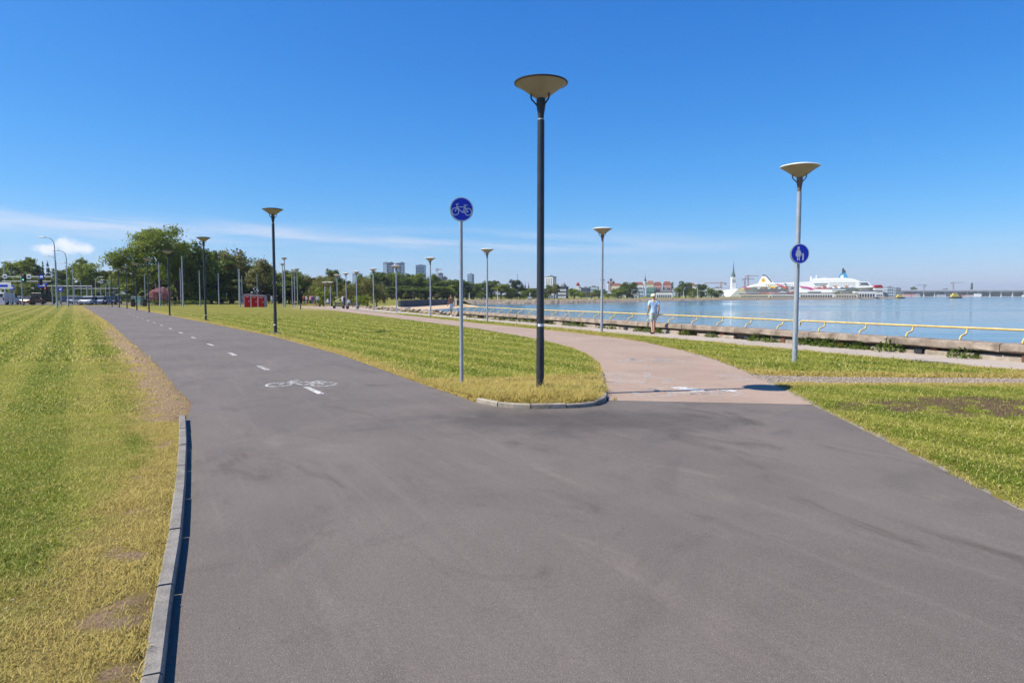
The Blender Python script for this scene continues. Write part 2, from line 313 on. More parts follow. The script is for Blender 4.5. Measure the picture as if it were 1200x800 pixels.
# ------------------------------------------------------------------ mesh helpers
class MB:
    def __init__(s): s.v, s.f = [], []
    def add(s, vs, fs):
        o = len(s.v); s.v += [tuple(x) for x in vs]; s.f += [tuple(i + o for i in f) for f in fs]; return s
    def box(s, x0, x1, y0, y1, z0, z1):
        return s.add([(x0, y0, z0), (x1, y0, z0), (x1, y1, z0), (x0, y1, z0), (x0, y0, z1), (x1, y0, z1), (x1, y1, z1), (x0, y1, z1)],
                     [(0, 3, 2, 1), (4, 5, 6, 7), (0, 1, 5, 4), (1, 2, 6, 5), (2, 3, 7, 6), (3, 0, 4, 7)])
    def bbox(s, x0, x1, y0, y1, z0, z1, b=.02):       # box with chamfered vertical and top edges
        b = min(b, (x1 - x0) / 3, (y1 - y0) / 3, (z1 - z0) / 2)
        def oct(k): return [(x0 + b + k, y0 + k), (x1 - b - k, y0 + k), (x1 - k, y0 + b + k), (x1 - k, y1 - b - k), (x1 - b - k, y1 - k), (x0 + b + k, y1 - k), (x0 + k, y1 - b - k), (x0 + k, y0 + b + k)]
        vs = [(x, y, z0) for x, y in oct(0)] + [(x, y, z1 - b) for x, y in oct(0)] + [(x, y, z1) for x, y in oct(b * .7)]
        fs = [tuple(range(7, -1, -1)), tuple(range(16, 24))]
        for l in (0, 8):
            for i in range(8): fs.append((l + i, l + (i + 1) % 8, l + 8 + (i + 1) % 8, l + 8 + i))
        return s.add(vs, fs)
    def cyl(s, p0, p1, r0, r1=None, n=12, caps=True):
        r1 = r0 if r1 is None else r1; p0, p1 = Vector(p0), Vector(p1)
        q = (p1 - p0).to_track_quat('Z', 'Y'); vs = []
        for pp, r in ((p0, r0), (p1, r1)):
            for i in range(n):
                a = 2 * math.pi * i / n; vs.append(pp + q @ Vector((r * math.cos(a), r * math.sin(a), 0)))
        fs = [(i, (i + 1) % n, n + (i + 1) % n, n + i) for i in range(n)]
        if caps: fs += [tuple(range(n - 1, -1, -1)), tuple(range(n, 2 * n))]
        return s.add(vs, fs)
    def lathe(s, prof, n=24, c=(0, 0, 0), close=True):
        vs = []
        for r, z in prof:
            for i in range(n):
                a = 2 * math.pi * i / n; vs.append((c[0] + r * math.cos(a), c[1] + r * math.sin(a), c[2] + z))
        fs = []
        for k in range(len(prof) - 1):
            for i in range(n): fs.append((k * n + i, k * n + (i + 1) % n, (k + 1) * n + (i + 1) % n, (k + 1) * n + i))
        if close: fs += [tuple(range(n - 1, -1, -1)), tuple(range((len(prof) - 1) * n, len(prof) * n))]
        return s.add(vs, fs)
    def tube(s, pts, r, n=8, caps=True):
        pts = [Vector(p) for p in pts]; rs = r if isinstance(r, (list, tuple)) else [r] * len(pts); vs = []
        up = Vector((0, 0, 1)); prev = None
        for k, pp in enumerate(pts):
            d = (pts[min(k + 1, len(pts) - 1)] - pts[max(k - 1, 0)]).normalized()
            a = prev if prev is not None else (Vector((1, 0, 0)) if abs(d.z) > .9 else up)
            x = (a - d * a.dot(d)).normalized(); y = d.cross(x); prev = x
            for i in range(n):
                an = 2 * math.pi * i / n; vs.append(pp + (x * math.cos(an) + y * math.sin(an)) * rs[k])
        fs = [(k * n + i, k * n + (i + 1) % n, (k + 1) * n + (i + 1) % n, (k + 1) * n + i) for k in range(len(pts) - 1) for i in range(n)]
        if caps: fs += [tuple(range(n - 1, -1, -1)), tuple(range((len(pts) - 1) * n, len(pts) * n))]
        return s.add(vs, fs)
    def prism(s, poly, z0, z1):       # poly in x, y
        n = len(poly)
        return s.add([(x, y, z0) for x, y in poly] + [(x, y, z1) for x, y in poly],
                     [tuple(range(n - 1, -1, -1)), tuple(range(n, 2 * n))] + [(i, (i + 1) % n, n + (i + 1) % n, n + i) for i in range(n)])
    def slab(s, poly, y0, y1):        # poly in x, z, pulled along y
        n = len(poly)
        return s.add([(x, y0, z) for x, z in poly] + [(x, y1, z) for x, z in poly],
                     [tuple(range(n)), tuple(range(2 * n - 1, n - 1, -1))] + [(i, n + i, n + (i + 1) % n, (i + 1) % n) for i in range(n)])
    def stroke(s, pts, wd, z0, z1):   # flat bar along a polyline in x, y
        for a, b in zip(pts[:-1], pts[1:]):
            a, b = Vector(a), Vector(b); d = (b - a).normalized(); nn = Vector((-d.y, d.x)) * wd / 2
            s.prism([a - nn - d * wd * .2, b - nn + d * wd * .2, b + nn + d * wd * .2, a + nn - d * wd * .2], z0, z1)
        return s
    def ring(s, cx, cy, r, wd, z0, z1, n=24, sy=1.0):
        vs = []
        for rr in (r - wd / 2, r + wd / 2):
            for z in (z0, z1):
                for i in range(n):
                    a = 2 * math.pi * i / n; vs.append((cx + rr * math.cos(a), cy + rr * math.sin(a) * sy, z))
        fs = []
        for i in range(n):
            j = (i + 1) % n
            fs += [(n + i, n + j, 3 * n + j, 3 * n + i), (i, 2 * n + i, 2 * n + j, j), (i, j, n + j, n + i), (2 * n + i, 3 * n + i, 3 * n + j, 2 * n + j)]
        return s.add(vs, fs)
    def xf(s, M): s.v = [tuple(M @ Vector(v)) for v in s.v]; return s
    def mesh(s, name, m, smooth=False, fix=True):
        me = bpy.data.meshes.new(name); me.from_pydata(s.v, [], s.f)
        if fix:
            b = bmesh.new(); b.from_mesh(me); bmesh.ops.recalc_face_normals(b, faces=b.faces); b.to_mesh(me); b.free()
        me.materials.append(MATS[m] if isinstance(m, str) else m)
        if smooth:
            me.polygons.foreach_set('use_smooth', [True] * len(me.polygons))
            try: me.set_sharp_from_angle(angle=R(38))
            except Exception: pass
        return me
    def build(s, name, m, parent=None, smooth=False):
        return add(name, s.mesh(name, m, smooth), parent)
def add(name, me, parent=None):
    o = bpy.data.objects.new(name, me); COL.objects.link(o)
    if parent is not None: o.parent = parent
    return o
def empty(name, loc=(0, 0, 0), rz=0.0, scale=1.0):
    o = bpy.data.objects.new(name, None); COL.objects.link(o); o.location = loc; o.rotation_euler = (0, 0, rz)
    o.scale = (scale,) * 3 if not isinstance(scale, tuple) else scale; o.empty_display_size = .2
    return o
def tag(o, label=None, cat=None, group=None, kind=None):
    if label: o['label'] = label
    if cat: o['category'] = cat
    if group: o['group'] = group
    if kind: o['kind'] = kind
    return o
def kids(o): return [c for c in bpy.data.objects if c.parent is o]
CHILD = {}
def remember(o):                       # children of a prototype, so that copies need no search
    CHILD[o.as_pointer()] = kids(o)
    for c in CHILD[o.as_pointer()]: remember(c)
def copy_tree(o, parent=None):
    c = o.copy(); COL.objects.link(c); c.parent = parent
    for ch in CHILD.get(o.as_pointer(), ()): copy_tree(ch, c)
    return c
def paint_slot(o, m, i=0):
    o.material_slots[i].link = 'OBJECT'; o.material_slots[i].material = MATS[m] if isinstance(m, str) else m
ORD = ['first', 'second', 'third', 'fourth', 'fifth', 'sixth', 'seventh', 'eighth', 'ninth', 'tenth', 'eleventh', 'twelfth', 'thirteenth',
       'fourteenth', 'fifteenth', 'sixteenth', 'seventeenth', 'eighteenth', 'nineteenth', 'twentieth', 'twenty-first', 'twenty-second']
def soup(name, V, F, m, attrs=None, parent=None, smooth=False):      # numpy mesh: V (n,3), F (m,k)
    me = bpy.data.meshes.new(name); k = F.shape[1]
    me.vertices.add(len(V)); me.vertices.foreach_set('co', V.astype(np.float32).ravel())
    me.loops.add(F.size); me.loops.foreach_set('vertex_index', F.astype(np.int32).ravel())
    me.polygons.add(len(F)); me.polygons.foreach_set('loop_start', np.arange(0, F.size, k, dtype=np.int32))
    try: me.polygons.foreach_set('loop_total', np.full(len(F), k, dtype=np.int32))
    except Exception: pass
    me.update(calc_edges=True)
    for an, arr in (attrs or {}).items():
        a = me.attributes.new(an, 'FLOAT', 'POINT'); a.data.foreach_set('value', arr.astype(np.float32))
    me.materials.append(MATS[m])
    if smooth: me.polygons.foreach_set('use_smooth', [True] * len(me.polygons))
    return me
# ------------------------------------------------------------------ plan of the ground
A = np.array
LEFT_KERB = [(-.62, -8), (-.60, -3), (-.72, .3), (-1.0, 1.5), (-1.52, 2.87), (-1.89, 3.70), (-2.27, 4.59), (-2.88, 5.93), (-3.66, 7.6), (-4.46, 9.25)]
ISLAND_KERB = [(-.57, 10.80), (-.26, 10.40), (.05, 10.22), (.355, 10.15), (.70, 10.17), (1.03, 10.26), (1.31, 10.46), (1.50, 10.80), (1.60, 11.4), (1.70, 12.2), (1.84, 13.4), (1.98, 14.6)]
PATH_RIGHT = [(-2.06, 13.7), (-4.85, 19.4), (-9.9, 28.3), (-15.4, 36.8), (-28.3, 56.7), (-54.6, 97), (-66, 114)]
PATH_LEFT = [(-70.5, 112), (-49.5, 80), (-23.5, 40), (-12.7, 23), (-8.4, 16.2), (-6.2, 12.5), (-5.0, 10.6), (-4.72, 9.9), (-4.55, 9.5)]
ASPHALT = [(2.6, -8), (3.55, 0), (3.85, 3), (4.05, 5.4), (4.3, 7.2), (4.68, 10.55), (1.55, 11.0)] + ISLAND_KERB[6::-1] + ISLAND_KERB[0:1] + PATH_RIGHT + PATH_LEFT + LEFT_KERB[::-1]
PINK_L = ISLAND_KERB[8:] + [(2.2, 17.0), (2.2, 19.4), (1.95, 22), (1.26, 25.2), (-.1, 30), (-1.7, 34.9), (-10.2, 54.4), (-20.5, 78), (-35, 108)]
PINK_R = [(-31.5, 108), (-22.7, 90.7), (-12.3, 65.7), (-2.1, 41.6), (1.7, 33.6), (3.2, 29.9), (4.3, 27.0), (4.85, 24.6), (5.25, 21.2), (5.32, 17.4), (5.15, 14.6), (4.98, 12.8), (4.69, 10.56)]
PINK = [(1.56, 11.0)] + PINK_L + PINK_R
WD = Vector((-.418, .908)); WN = Vector((.908, .418)); W0 = Vector((12.9, 17.2))      # sea wall: direction, seaward normal, start
def wall_pt(t_, off=0.0, z=0.0): q = W0 + WD * t_ + WN * off; return Vector((q.x, q.y, z))
PROM = [tuple(wall_pt(tt, o).xy) for tt, o in ((-14, -2.25), (-4, -2.25), (10, -2.2), (22, -2.1), (34, -2.0), (60, -1.9), (98, -1.8), (98, .05), (-14, .05))]
GRAVEL = [(5.0, 13.15), (6.2, 13.1), (8.5, 13.05), (11.2, 13.0), (14.5, 12.7), (14.5, 13.6), (11.2, 13.85), (8.5, 13.95), (6.4, 14.15), (5.12, 14.5)]
ROAD = [(-300, 101), (-120, 116), (-60, 119), (-57, 150), (-120, 160), (-300, 150)]
COAST = [(36, -34, 'wall')] + [(*wall_pt(tt, .62).xy, 'wall') for tt in (-8, 20, 41)] + [
    (*wall_pt(60, 3).xy, 'rock'), (*wall_pt(90, 7).xy, 'beach'), (-24, 125, 'beach'), (-16, 165, 'beach'), (-9, 196, 'beach'), (-16, 240, 'rock'), (-12, 268, 'rock'), (14, 274, 'rock'),
    (40, 302, 'rock'), (84, 368, 'rock'), (148, 468, 'rock'), (246, 575, 'rock'), (420, 735, 'rock'), (470, 1250, 'rock'), (700, 1500, 'rock'), (2600, 1750, 'rock')]
LANDPOLY = [(c[0], c[1]) for c in COAST] + [(2600, 6000), (-6000, 6000), (-6000, -400), (80, -400)]

def hash2(ix, iy, seed):
    h = (ix.astype(np.int64) * 374761393 + iy.astype(np.int64) * 668265263 + seed * 974711) & 0x7fffffff
    h = ((h ^ (h >> 13)) * 1274126177) & 0x7fffffff
    return ((h ^ (h >> 16)) & 0xffff) / 65535.0
def vnoise(x, y, s, seed=0, octs=3):
    r = 0; amp = .5; tot = 0
    for o in range(octs):
        X, Y = x * s, y * s; ix, iy = np.floor(X), np.floor(Y); fx, fy = X - ix, Y - iy
        fx = fx * fx * (3 - 2 * fx); fy = fy * fy * (3 - 2 * fy)
        a = hash2(ix, iy, seed + o); b = hash2(ix + 1, iy, seed + o); c = hash2(ix, iy + 1, seed + o); d = hash2(ix + 1, iy + 1, seed + o)
        r = r + amp * ((a * (1 - fx) + b * fx) * (1 - fy) + (c * (1 - fx) + d * fx) * fy); tot += amp; amp *= .5; s *= 2.1
    return r / tot
def line_dist(x, y, pts):
    best = np.full(x.shape, 1e9); idx = np.zeros(x.shape, int)
    for i, (p0, p1) in enumerate(zip(pts[:-1], pts[1:])):
        ax, ay = p0[0], p0[1]; dx, dy = p1[0] - ax, p1[1] - ay; L = dx * dx + dy * dy + 1e-12
        tt = np.clip(((x - ax) * dx + (y - ay) * dy) / L, 0, 1)
        d = np.hypot(x - ax - tt * dx, y - ay - tt * dy); m_ = d < best; best[m_] = d[m_]; idx[m_] = i
    return best, idx
def inside(x, y, poly):
    r = np.zeros(x.shape, bool); n = len(poly)
    for i in range(n):
        x0, y0 = poly[i][:2]; x1, y1 = poly[(i + 1) % n][:2]
        if y0 == y1: continue
        c = ((y0 > y) != (y1 > y)) & (x < (x1 - x0) * (y - y0) / (y1 - y0) + x0); r ^= c
    return r
def sdist(x, y, poly):
    d, _ = line_dist(x, y, list(poly) + [poly[0]]); return np.where(inside(x, y, poly), -d, d)
def sm(a, b, x): q = np.clip((x - a) / (b - a), 0, 1); return q * q * (3 - 2 * q)

PATHS = [ASPHALT, PINK, PROM, GRAVEL, ROAD]
_lf = LEFT_KERB + PATH_LEFT[::-1]; LEFT_Y, LEFT_X = A([q[1] for q in _lf]), A([q[0] for q in _lf])
COASTKIND = {'wall': 5.0, 'rock': .55, 'beach': .060}
def ground_info(x, y):
    """height, dryness, bare soil and sand of the ground at x, y"""
    sds = [sdist(x, y, P_) for P_ in PATHS]
    sd = np.minimum.reduce(sds)
    kd = np.minimum(line_dist(x, y, LEFT_KERB)[0], line_dist(x, y, ISLAND_KERB[:9])[0])
    n1 = vnoise(x, y, 1.9, 3); n2 = vnoise(x, y, .5, 9); n3 = vnoise(x, y, 6.0, 21)
    nat = np.clip((sd - .05) * .22 + (n3 - .5) * .05, -.05, .03) + (n2 - .5) * .05 * sm(.3, 2.5, sd)
    nat = np.where(sd < -.03, np.minimum(nat, -.02), nat)
    left = x < np.interp(y, LEFT_Y, LEFT_X) + .03
    raised = np.where(sd > .055, .052 + (n1 - .5) * .02, -.08)
    wk = np.where(kd < .5, 1.0, np.clip(1 - (kd - .5) / 2.5, 0, 1))
    island = inside(x, y, [(-.6, 10.75)] + ISLAND_KERB + [(2.2, 19.4), (-4.85, 19.4)])
    leftk = (y < 9.35) & left
    z = np.where((leftk | island) & (kd < 3) & (sd > -.2), raised * wk + nat * (1 - wk), nat)
    z = np.where(sd < -.15, -.09, z)
    z = np.where((kd < .3) & (sd < .035), -.07, z)
    # sea shore
    cdist, ci = line_dist(x, y, COAST); k = A([COASTKIND[c[2]] for c in COAST[:-1]])[ci]
    land = inside(x, y, LANDPOLY); sdc = np.where(land, cdist, -cdist)
    top = np.where(y > 235, -.1, z)
    z = np.minimum(top, np.maximum(-5, -1.5 + sdc * k))
    z = np.where((sdc < 0) & (k > 3), -4.5, z)
    # dryness
    ds = np.abs(np.minimum(sds[0], sds[1]))
    dry = .55 * np.exp(-np.maximum(sd, 0) / .30) + .38 * (n2 - .45)
    strip = island & (y < 13.7 + .25 * x)
    dry = dry + np.where(strip, .46 + 1.0 * (n1 - .5), 0)
    bandy = np.exp(-((y - (13.1 + .1 * x)) / .55) ** 2) * island
    dry = dry + .50 * bandy
    dry = dry + np.where((sds[0] < 2.2) & (x < -2) & (y > 9), .38 * np.exp(-np.maximum(sds[0], 0) / 1.1), 0)
    dry = dry + np.where(leftk, .34 * np.exp(-(sds[0] / .75) ** 2) + .7 * (n1 - .5) * np.exp(-(sds[0] / 1.2) ** 2), 0)
    dry = dry + np.where(left, .18, 0)
    right = (x > 3.6) & (y < 30)
    dry = dry - np.where(right & (sd > .5), .10, 0) + np.where(right, .55 * np.exp(-((sds[3] - .3) / .45) ** 2), 0)
    pd = sds[2]; dry = dry + np.where((y < 60) & (x > 0), .34 * np.exp(-((pd - .5) / .5) ** 2), 0)
    # bare earth
    leftside = left & (y > 2)
    soil = np.where(leftside & (y > 8.8), .95 * np.exp(-(np.maximum(sds[0], 0) / (.78 + .5 * (n1 - .5))) ** 2) * sm(60, 25, y), 0)
    soil = soil + np.where(leftside & (y <= 9.4), (.62 * np.exp(-((sds[0] - .26) / .26) ** 2)) * sm(.52, .72, vnoise(x, y, 2.6, 5, 3)) * 1.15, 0)
    px_, py_ = (x - 7.0) / 2.6, (y - 10.25) / 1.15
    soil = soil + .85 * np.exp(-(px_ ** 2 + py_ ** 2) ** 1.5) * sm(.3, .5, n1)
    soil = soil + np.where(island, .35 * np.exp(-((sds[1] - .25) / .35) ** 2) * sm(13.5, 15, y), 0)
    sand = np.where((k < .3) | (y > 60), sm(15, 8, sdc) * sm(70, 95, y) * (y < 235), 0)
    sand = np.where(sdc < 0, 1, sand)
    return z, np.clip(dry, 0, 1), np.clip(soil, 0, 1), np.clip(sand, 0, 1), sd, sdc

# ground sheet: one tensor grid, fine near the viewer, out to the horizon
def axis(a, b, step, lo_, hi_, g):
    c = list(np.arange(a, b, step)); s = step
    while c[-1] < hi_: s *= g; c.append(c[-1] + s)
    s = step
    while c[0] > lo_: s *= g; c.insert(0, c[0] - s)
    return A(c)
gx = axis(-12, 14, .115, -6000, 3000, 1.055); gy = axis(1.6, 20, .115, -300, 7000, 1.038)
GX, GY = np.meshgrid(gx, gy); fx, fy = GX.ravel(), GY.ravel()
gz, gd, gs, gsa, _, _ = ground_info(fx, fy)
ii = np.arange(len(fx)).reshape(GX.shape)
F = np.stack([ii[:-1, :-1], ii[:-1, 1:], ii[1:, 1:], ii[1:, :-1]], -1).reshape(-1, 4)
ground = add('ground', soup('ground', np.stack([fx, fy, gz], 1), F, 'lawn', {'dry': gd, 'soil': gs, 'sand': gsa}, smooth=True))
tag(ground, 'mown grass ground with dry straw edges, earth and a sandy beach', kind='structure')
def zat(x, y): return float(ground_info(A([x], float), A([y], float))[0][0])

def sheet(name, poly, z, m, label):
    me = bpy.data.meshes.new(name); bm = bmesh.new()
    f = bm.faces.new([bm.verts.new((x, y, z)) for x, y in poly]); bmesh.ops.triangulate(bm, faces=[f]); bmesh.ops.recalc_face_normals(bm, faces=bm.faces)
    if sum(ff.normal.z for ff in bm.faces) < 0: bmesh.ops.reverse_faces(bm, faces=bm.faces)
    bm.to_mesh(me); bm.free(); me.materials.append(MATS[m])
    return tag(add(name, me), label, kind='structure')
asph = sheet('asphalt_path', ASPHALT, 0, 'asphalt', 'dark grey asphalt cycle path widening towards the viewer')
pink = sheet('pink_path', PINK, .001, 'pink_asphalt', 'pinkish asphalt path curving away beside the grass island')
prom = sheet('promenade', PROM, .012, 'promenade_concrete', 'pale concrete promenade along the foot of the sea wall')
grav = sheet('gravel_path', GRAVEL, .004, 'gravel_bed', 'pale gravel strip crossing the lawn to the pink path')
road = sheet('road', ROAD, .05, 'asphalt', 'main road with traffic beyond the lawn')
sea = add('sea', soup('sea', A([[-200, -300, -1.5], [9000, -300, -1.5], [9000, 9000, -1.5], [-200, 9000, -1.5]], float), A([[0, 1, 2, 3]]), 'sea_water'))
tag(sea, 'calm pale blue sea water in the bay', kind='structure')

# ------------------------------------------------------------------ painted markings on the paths
def bicycle(mb, wd, z0, z1, ring_n=24):
    for cx in (-.62, .62): mb.ring(cx, 0, .33, wd, z0, z1, ring_n)
    for pts in ([(-.62, 0), (-.44, .58)], [(-.47, .42), (.04, -.06)], [(-.47, .44), (.30, .44)], [(.37, .60), (.08, -.08)], [(.08, -.08), (.62, 0)],
                [(.31, .44), (.62, 0)], [(-.44, .58), (-.55, .68), (-.30, .72)], [(.20, .62), (.52, .62)]):
        mb.stroke([Vector(q) for q in pts], wd, z0, z1)
    return mb
s_path = Vector((-.515, .857))
c0, k = Vector((-3.56, 12.15)), 0
while k < 14:
    c = c0 + s_path * 4.42 * k
    if k > 2: c.x -= .030 * (k - 2) ** 1.55
    dm = MB().box(-.055, .055, -.54, .54, .0025, .006); dm.v = [v for v in dm.v]
    o = dm.build('dash_marking', 'road_paint', asph); o.location = (c.x, c.y, .001); o.rotation_euler = (0, 0, math.atan2(-s_path.x, s_path.y) + (0 if k < 3 else .03))
    k += 1
bk = bicycle(MB(), .068, .003, .0065).build('bicycle_marking', 'road_paint', asph)
bk.location = (-4.02, 12.95, 0); bk.scale = (.68, .88, 1); bk.rotation_euler = (0, 0, R(3))
# worn marks on the pink path
wm = MB()
for i in range(6): wm.box(1.95 + .05 * (i % 2), 2.62 + .06 * (i % 3), 13.15 + i * .30, 13.32 + i * .30, .004, .0062)
wm.build('worn_give_way_marking', 'faint_paint', pink)
bo = bicycle(MB(), .15, .004, .0066).build('worn_bicycle_marking', 'faint_paint', pink); bo.location = (3.05, 11.75, 0); bo.scale = (.95, .95, 1); bo.rotation_euler = (0, 0, R(4))
bo = bicycle(MB(), .16, .004, .0066).build('worn_bicycle_marking', 'faint_paint', pink); bo.location = (3.6, 17.6, 0); bo.scale = (.85, 1.0, 1)
MB().prism([(2.94, 12.55), (3.0, 12.32), (3.22, 12.05), (3.42, 12.03), (3.45, 12.25), (3.30, 12.5), (3.16, 12.62)], .004, .0068).build('white_paint_patch', 'worn_paint', pink)
MB().prism([(3.68, 12.2), (3.74, 12.0), (3.98, 12.0), (4.02, 12.12), (3.86, 12.3)], .004, .0068).build('white_paint_patch', 'worn_paint', pink)
wm = MB()
for i in range(4): wm.box(4.35, 4.92, 13.6 + i * .34, 13.78 + i * .34, .004, .0062)
wm.build('worn_give_way_marking', 'faint_paint', pink)
wm = MB().stroke([Vector(q) for q in ((2.95, 13.1), (3.2, 13.7), (2.8, 14.2), (3.0, 15.0))], .18, .004, .0062).build('worn_arrow_marking', 'faint_paint', pink)

# ------------------------------------------------------------------ kerbs: single stones
def kerb(name, pts, label, length=1.0, wd=.085, top=.07, gap=.008, m='kerb_concrete'):
    root = tag(empty(name, (pts[0][0], pts[0][1], 0)), label, kind='structure'); base = Vector((pts[0][0], pts[0][1]))
    P_ = [Vector(q) for q in pts]; L = [0]
    for a, b in zip(P_[:-1], P_[1:]): L.append(L[-1] + (b - a).length)
    def on(s):
        for i in range(len(P_) - 1):
            if s <= L[i + 1] or i == len(P_) - 2:
                d = (P_[i + 1] - P_[i]).normalized(); return P_[i] + d * (s - L[i]), d
    s = 0; j = 0
    while s < L[-1] - .1:
        e = min(s + length, L[-1]); n = max(1, int((e - s) / .25)); vs, fs = [], []
        dz = random.uniform(-.006, .006)
        for q in range(n + 1):
            pp, d = on(s + gap + (e - s - 2 * gap) * q / n); nn = Vector((-d.y, d.x)) * kerb.side
            for off, z in ((0, -.12), (0, top - .014), (.012, top), (wd - .01, top), (wd, top - .01), (wd, -.12)):
                c = pp - base + nn * off; vs.append((c.x, c.y, z + (dz if z > 0 else 0)))
        for q in range(n):
            for i in range(6): fs.append((q * 6 + i, q * 6 + (i + 1) % 6, q * 6 + 6 + (i + 1) % 6, q * 6 + 6 + i))
        fs += [tuple(range(5, -1, -1)), tuple(range(n * 6, n * 6 + 6))]
        MB().add(vs, fs).build('kerb_stone', m, root); s = e; j += 1
kerb.side = 1
kerb('lawn_kerb', LEFT_KERB, 'grey concrete kerb between the lawn and the asphalt path')
kerb('island_kerb', ISLAND_KERB[:9], 'curved pale concrete kerb round the tip of the grass island', .55, m='island_concrete')
kerb('pink_path_kerb', ISLAND_KERB[8:], 'low kerb stones on the inner side of the pink path', 1.0, .08, .03)
kerb.side = -1
kerb('path_edging', [(3.55, 0), (3.85, 3), (4.05, 5.4), (4.3, 7.2), (4.68, 10.55)], 'flush concrete edging where the asphalt meets the lawn', 1.0, .07, .006, m='edging_concrete')
kerb('pink_path_edging', [(4.70, 10.6), (4.98, 12.8), (5.15, 14.6), (5.32, 17.4), (5.25, 21.2)], 'low concrete edging along the outer side of the pink path', 1.0, .07, .014, m='edging_concrete')

# ------------------------------------------------------------------ grass blades
def scatter(poly, dens, seed):
    r = np.random.default_rng(seed); xs = [q[0] for q in poly]; ys = [q[1] for q in poly]
    n = int((max(xs) - min(xs)) * (max(ys) - min(ys)) * dens)
    x, y = r.uniform(min(xs), max(xs), n), r.uniform(min(ys), max(ys), n); k = inside(x, y, poly)
    return x[k], y[k]
def grass(name, poly, dens, h, wd, label, seed, fade=None, tall=None):
    x, y = scatter(poly, dens, seed); r = np.random.default_rng(seed + 1)
    if fade:
        k = r.random(len(x)) > sm(fade[0], fade[1], y); x, y = x[k], y[k]
    z, dry, soil, sand, sd, sdc = ground_info(x, y)
    edge = -.045 + .11 * vnoise(x, y, 5, 2)
    kd = np.minimum(line_dist(x, y, LEFT_KERB)[0], line_dist(x, y, ISLAND_KERB[:9])[0])
    ok = (sd > edge) & (kd > .075) & (r.random(len(x)) > np.clip((soil - .30 + .7 * (vnoise(x, y, 3.5, 8) - .5)) * 2.2, 0, .90)) & (sand < .5)
    ok &= r.random(len(x)) > .42 * sm(.45, .75, vnoise(x, y, 2.3, 31))
    x, y, z, dry = x[ok], y[ok], z[ok], dry[ok]; n = len(x)
    clump = vnoise(x, y, 4.0, 14, 2)
    hh = h * r.uniform(.45, 1.25, n) * (.55 + .9 * clump)
    hh = np.where(r.random(n) < .04, hh * 2.0, hh)
    if tall is not None: hh = hh * tall(x, y, r)
    ww = wd * r.uniform(.6, 1.3, n); a = r.uniform(0, 2 * np.pi, n); lean = r.uniform(.3, 1.7, n) * hh; b = a + r.uniform(.6, 2.4, n)
    dx, dy = np.cos(a) * ww / 2, np.sin(a) * ww / 2; lx, ly = np.cos(b) * lean, np.sin(b) * lean
    z = np.maximum(z, np.where(sd[ok] < .03, .0, -9)) - .006
    V = np.empty((n, 5, 3))
    V[:, 0] = np.stack([x - dx, y - dy, z], 1); V[:, 1] = np.stack([x + dx, y + dy, z], 1)
    V[:, 2] = np.stack([x + dx * .8 + lx * .35, y + dy * .8 + ly * .35, z + hh * .6], 1); V[:, 3] = np.stack([x - dx * .8 + lx * .35, y - dy * .8 + ly * .35, z + hh * .6], 1)
    V[:, 4] = np.stack([x + lx, y + ly, z + hh], 1)
    o = np.arange(n)[:, None] * 5
    F3 = np.concatenate([o + A([[0, 1, 2]]), o + A([[0, 2, 3]]), o + A([[3, 2, 4]])], 0)
    tint = np.repeat(r.random(n), 5); me = soup(name, V.reshape(-1, 3), F3, 'grass_blade', {'dry': np.repeat(dry, 5), 'tint': tint})
    return tag(add(name, me), label, 'grass', kind='stuff')
def isl_tall(x, y, r):
    d = np.hypot(x - .48, y - 11.5); return 1 + 1.5 * np.exp(-(d / 1.1) ** 2) * (r.random(len(x)) > .2) + .9 * np.exp(-((y - 10.7) / .5) ** 2)
def right_tall(x, y, r): return 1 + 1.3 * np.exp(-((x - 6.6) ** 2 + (y - 15.9) ** 2) / .8)
grass('lawn_grass', [(-6, 9.4), (-4.5, 9.6), (-.6, 1.2), (-2.4, 1.2), (-9, 9.4)], 14000, .025, .0044, 'short yellow-green mown grass beside the kerb', 1)
grass('lawn_grass', [(-4.5, 9.4), (-9.2, 9.4), (-15.5, 17), (-8, 17)], 4200, .030, .0085, 'mown grass beside the bare strip of the cycle path', 3)
grass('lawn_grass', [(-8, 17), (-15.5, 17), (-55, 70), (-42, 70)], 420, .045, .026, 'striped mown lawn along the far cycle path', 5, (18, 70))
grass('island_grass', [(-2.6, 14.2), (-.6, 10.4), (.4, 10), (1.7, 10.4), (2.3, 14.2)], 5200, .052, .009, 'dry tufted grass at the tip of the island', 7, tall=isl_tall)
grass('island_grass', [(-4.9, 19.4), (-2.1, 13.8), (2.3, 14.2), (2.3, 20), (1.4, 25.5), (-8.2, 25.5)], 1700, .04, .015, 'green mown grass behind the island tip', 9)
grass('island_grass', [(-8.2, 25.5), (1.4, 25.5), (-16, 68), (-35.5, 68)], 340, .045, .028, 'mown grass of the wide lawn between the two paths', 11, (24, 68))
grass('seaside_grass', [(3.7, 3.5), (9.5, 7.0), (12.5, 13.2), (5.0, 13.3)], 5600, .030, .0075, 'bright green grass between asphalt and gravel strip', 13)
grass('seaside_grass', [(5.0, 14.2), (12.5, 13.6), (11.0, 15.8), (4.5, 30), (3.0, 31)], 1900, .055, .014, 'grass strip between pink path and promenade', 15, tall=right_tall)
grass('seaside_grass', [(3.0, 31), (4.5, 30), (-9, 62), (-10.6, 62)], 420, .06, .03, 'narrow grass strip beside the far promenade', 17)

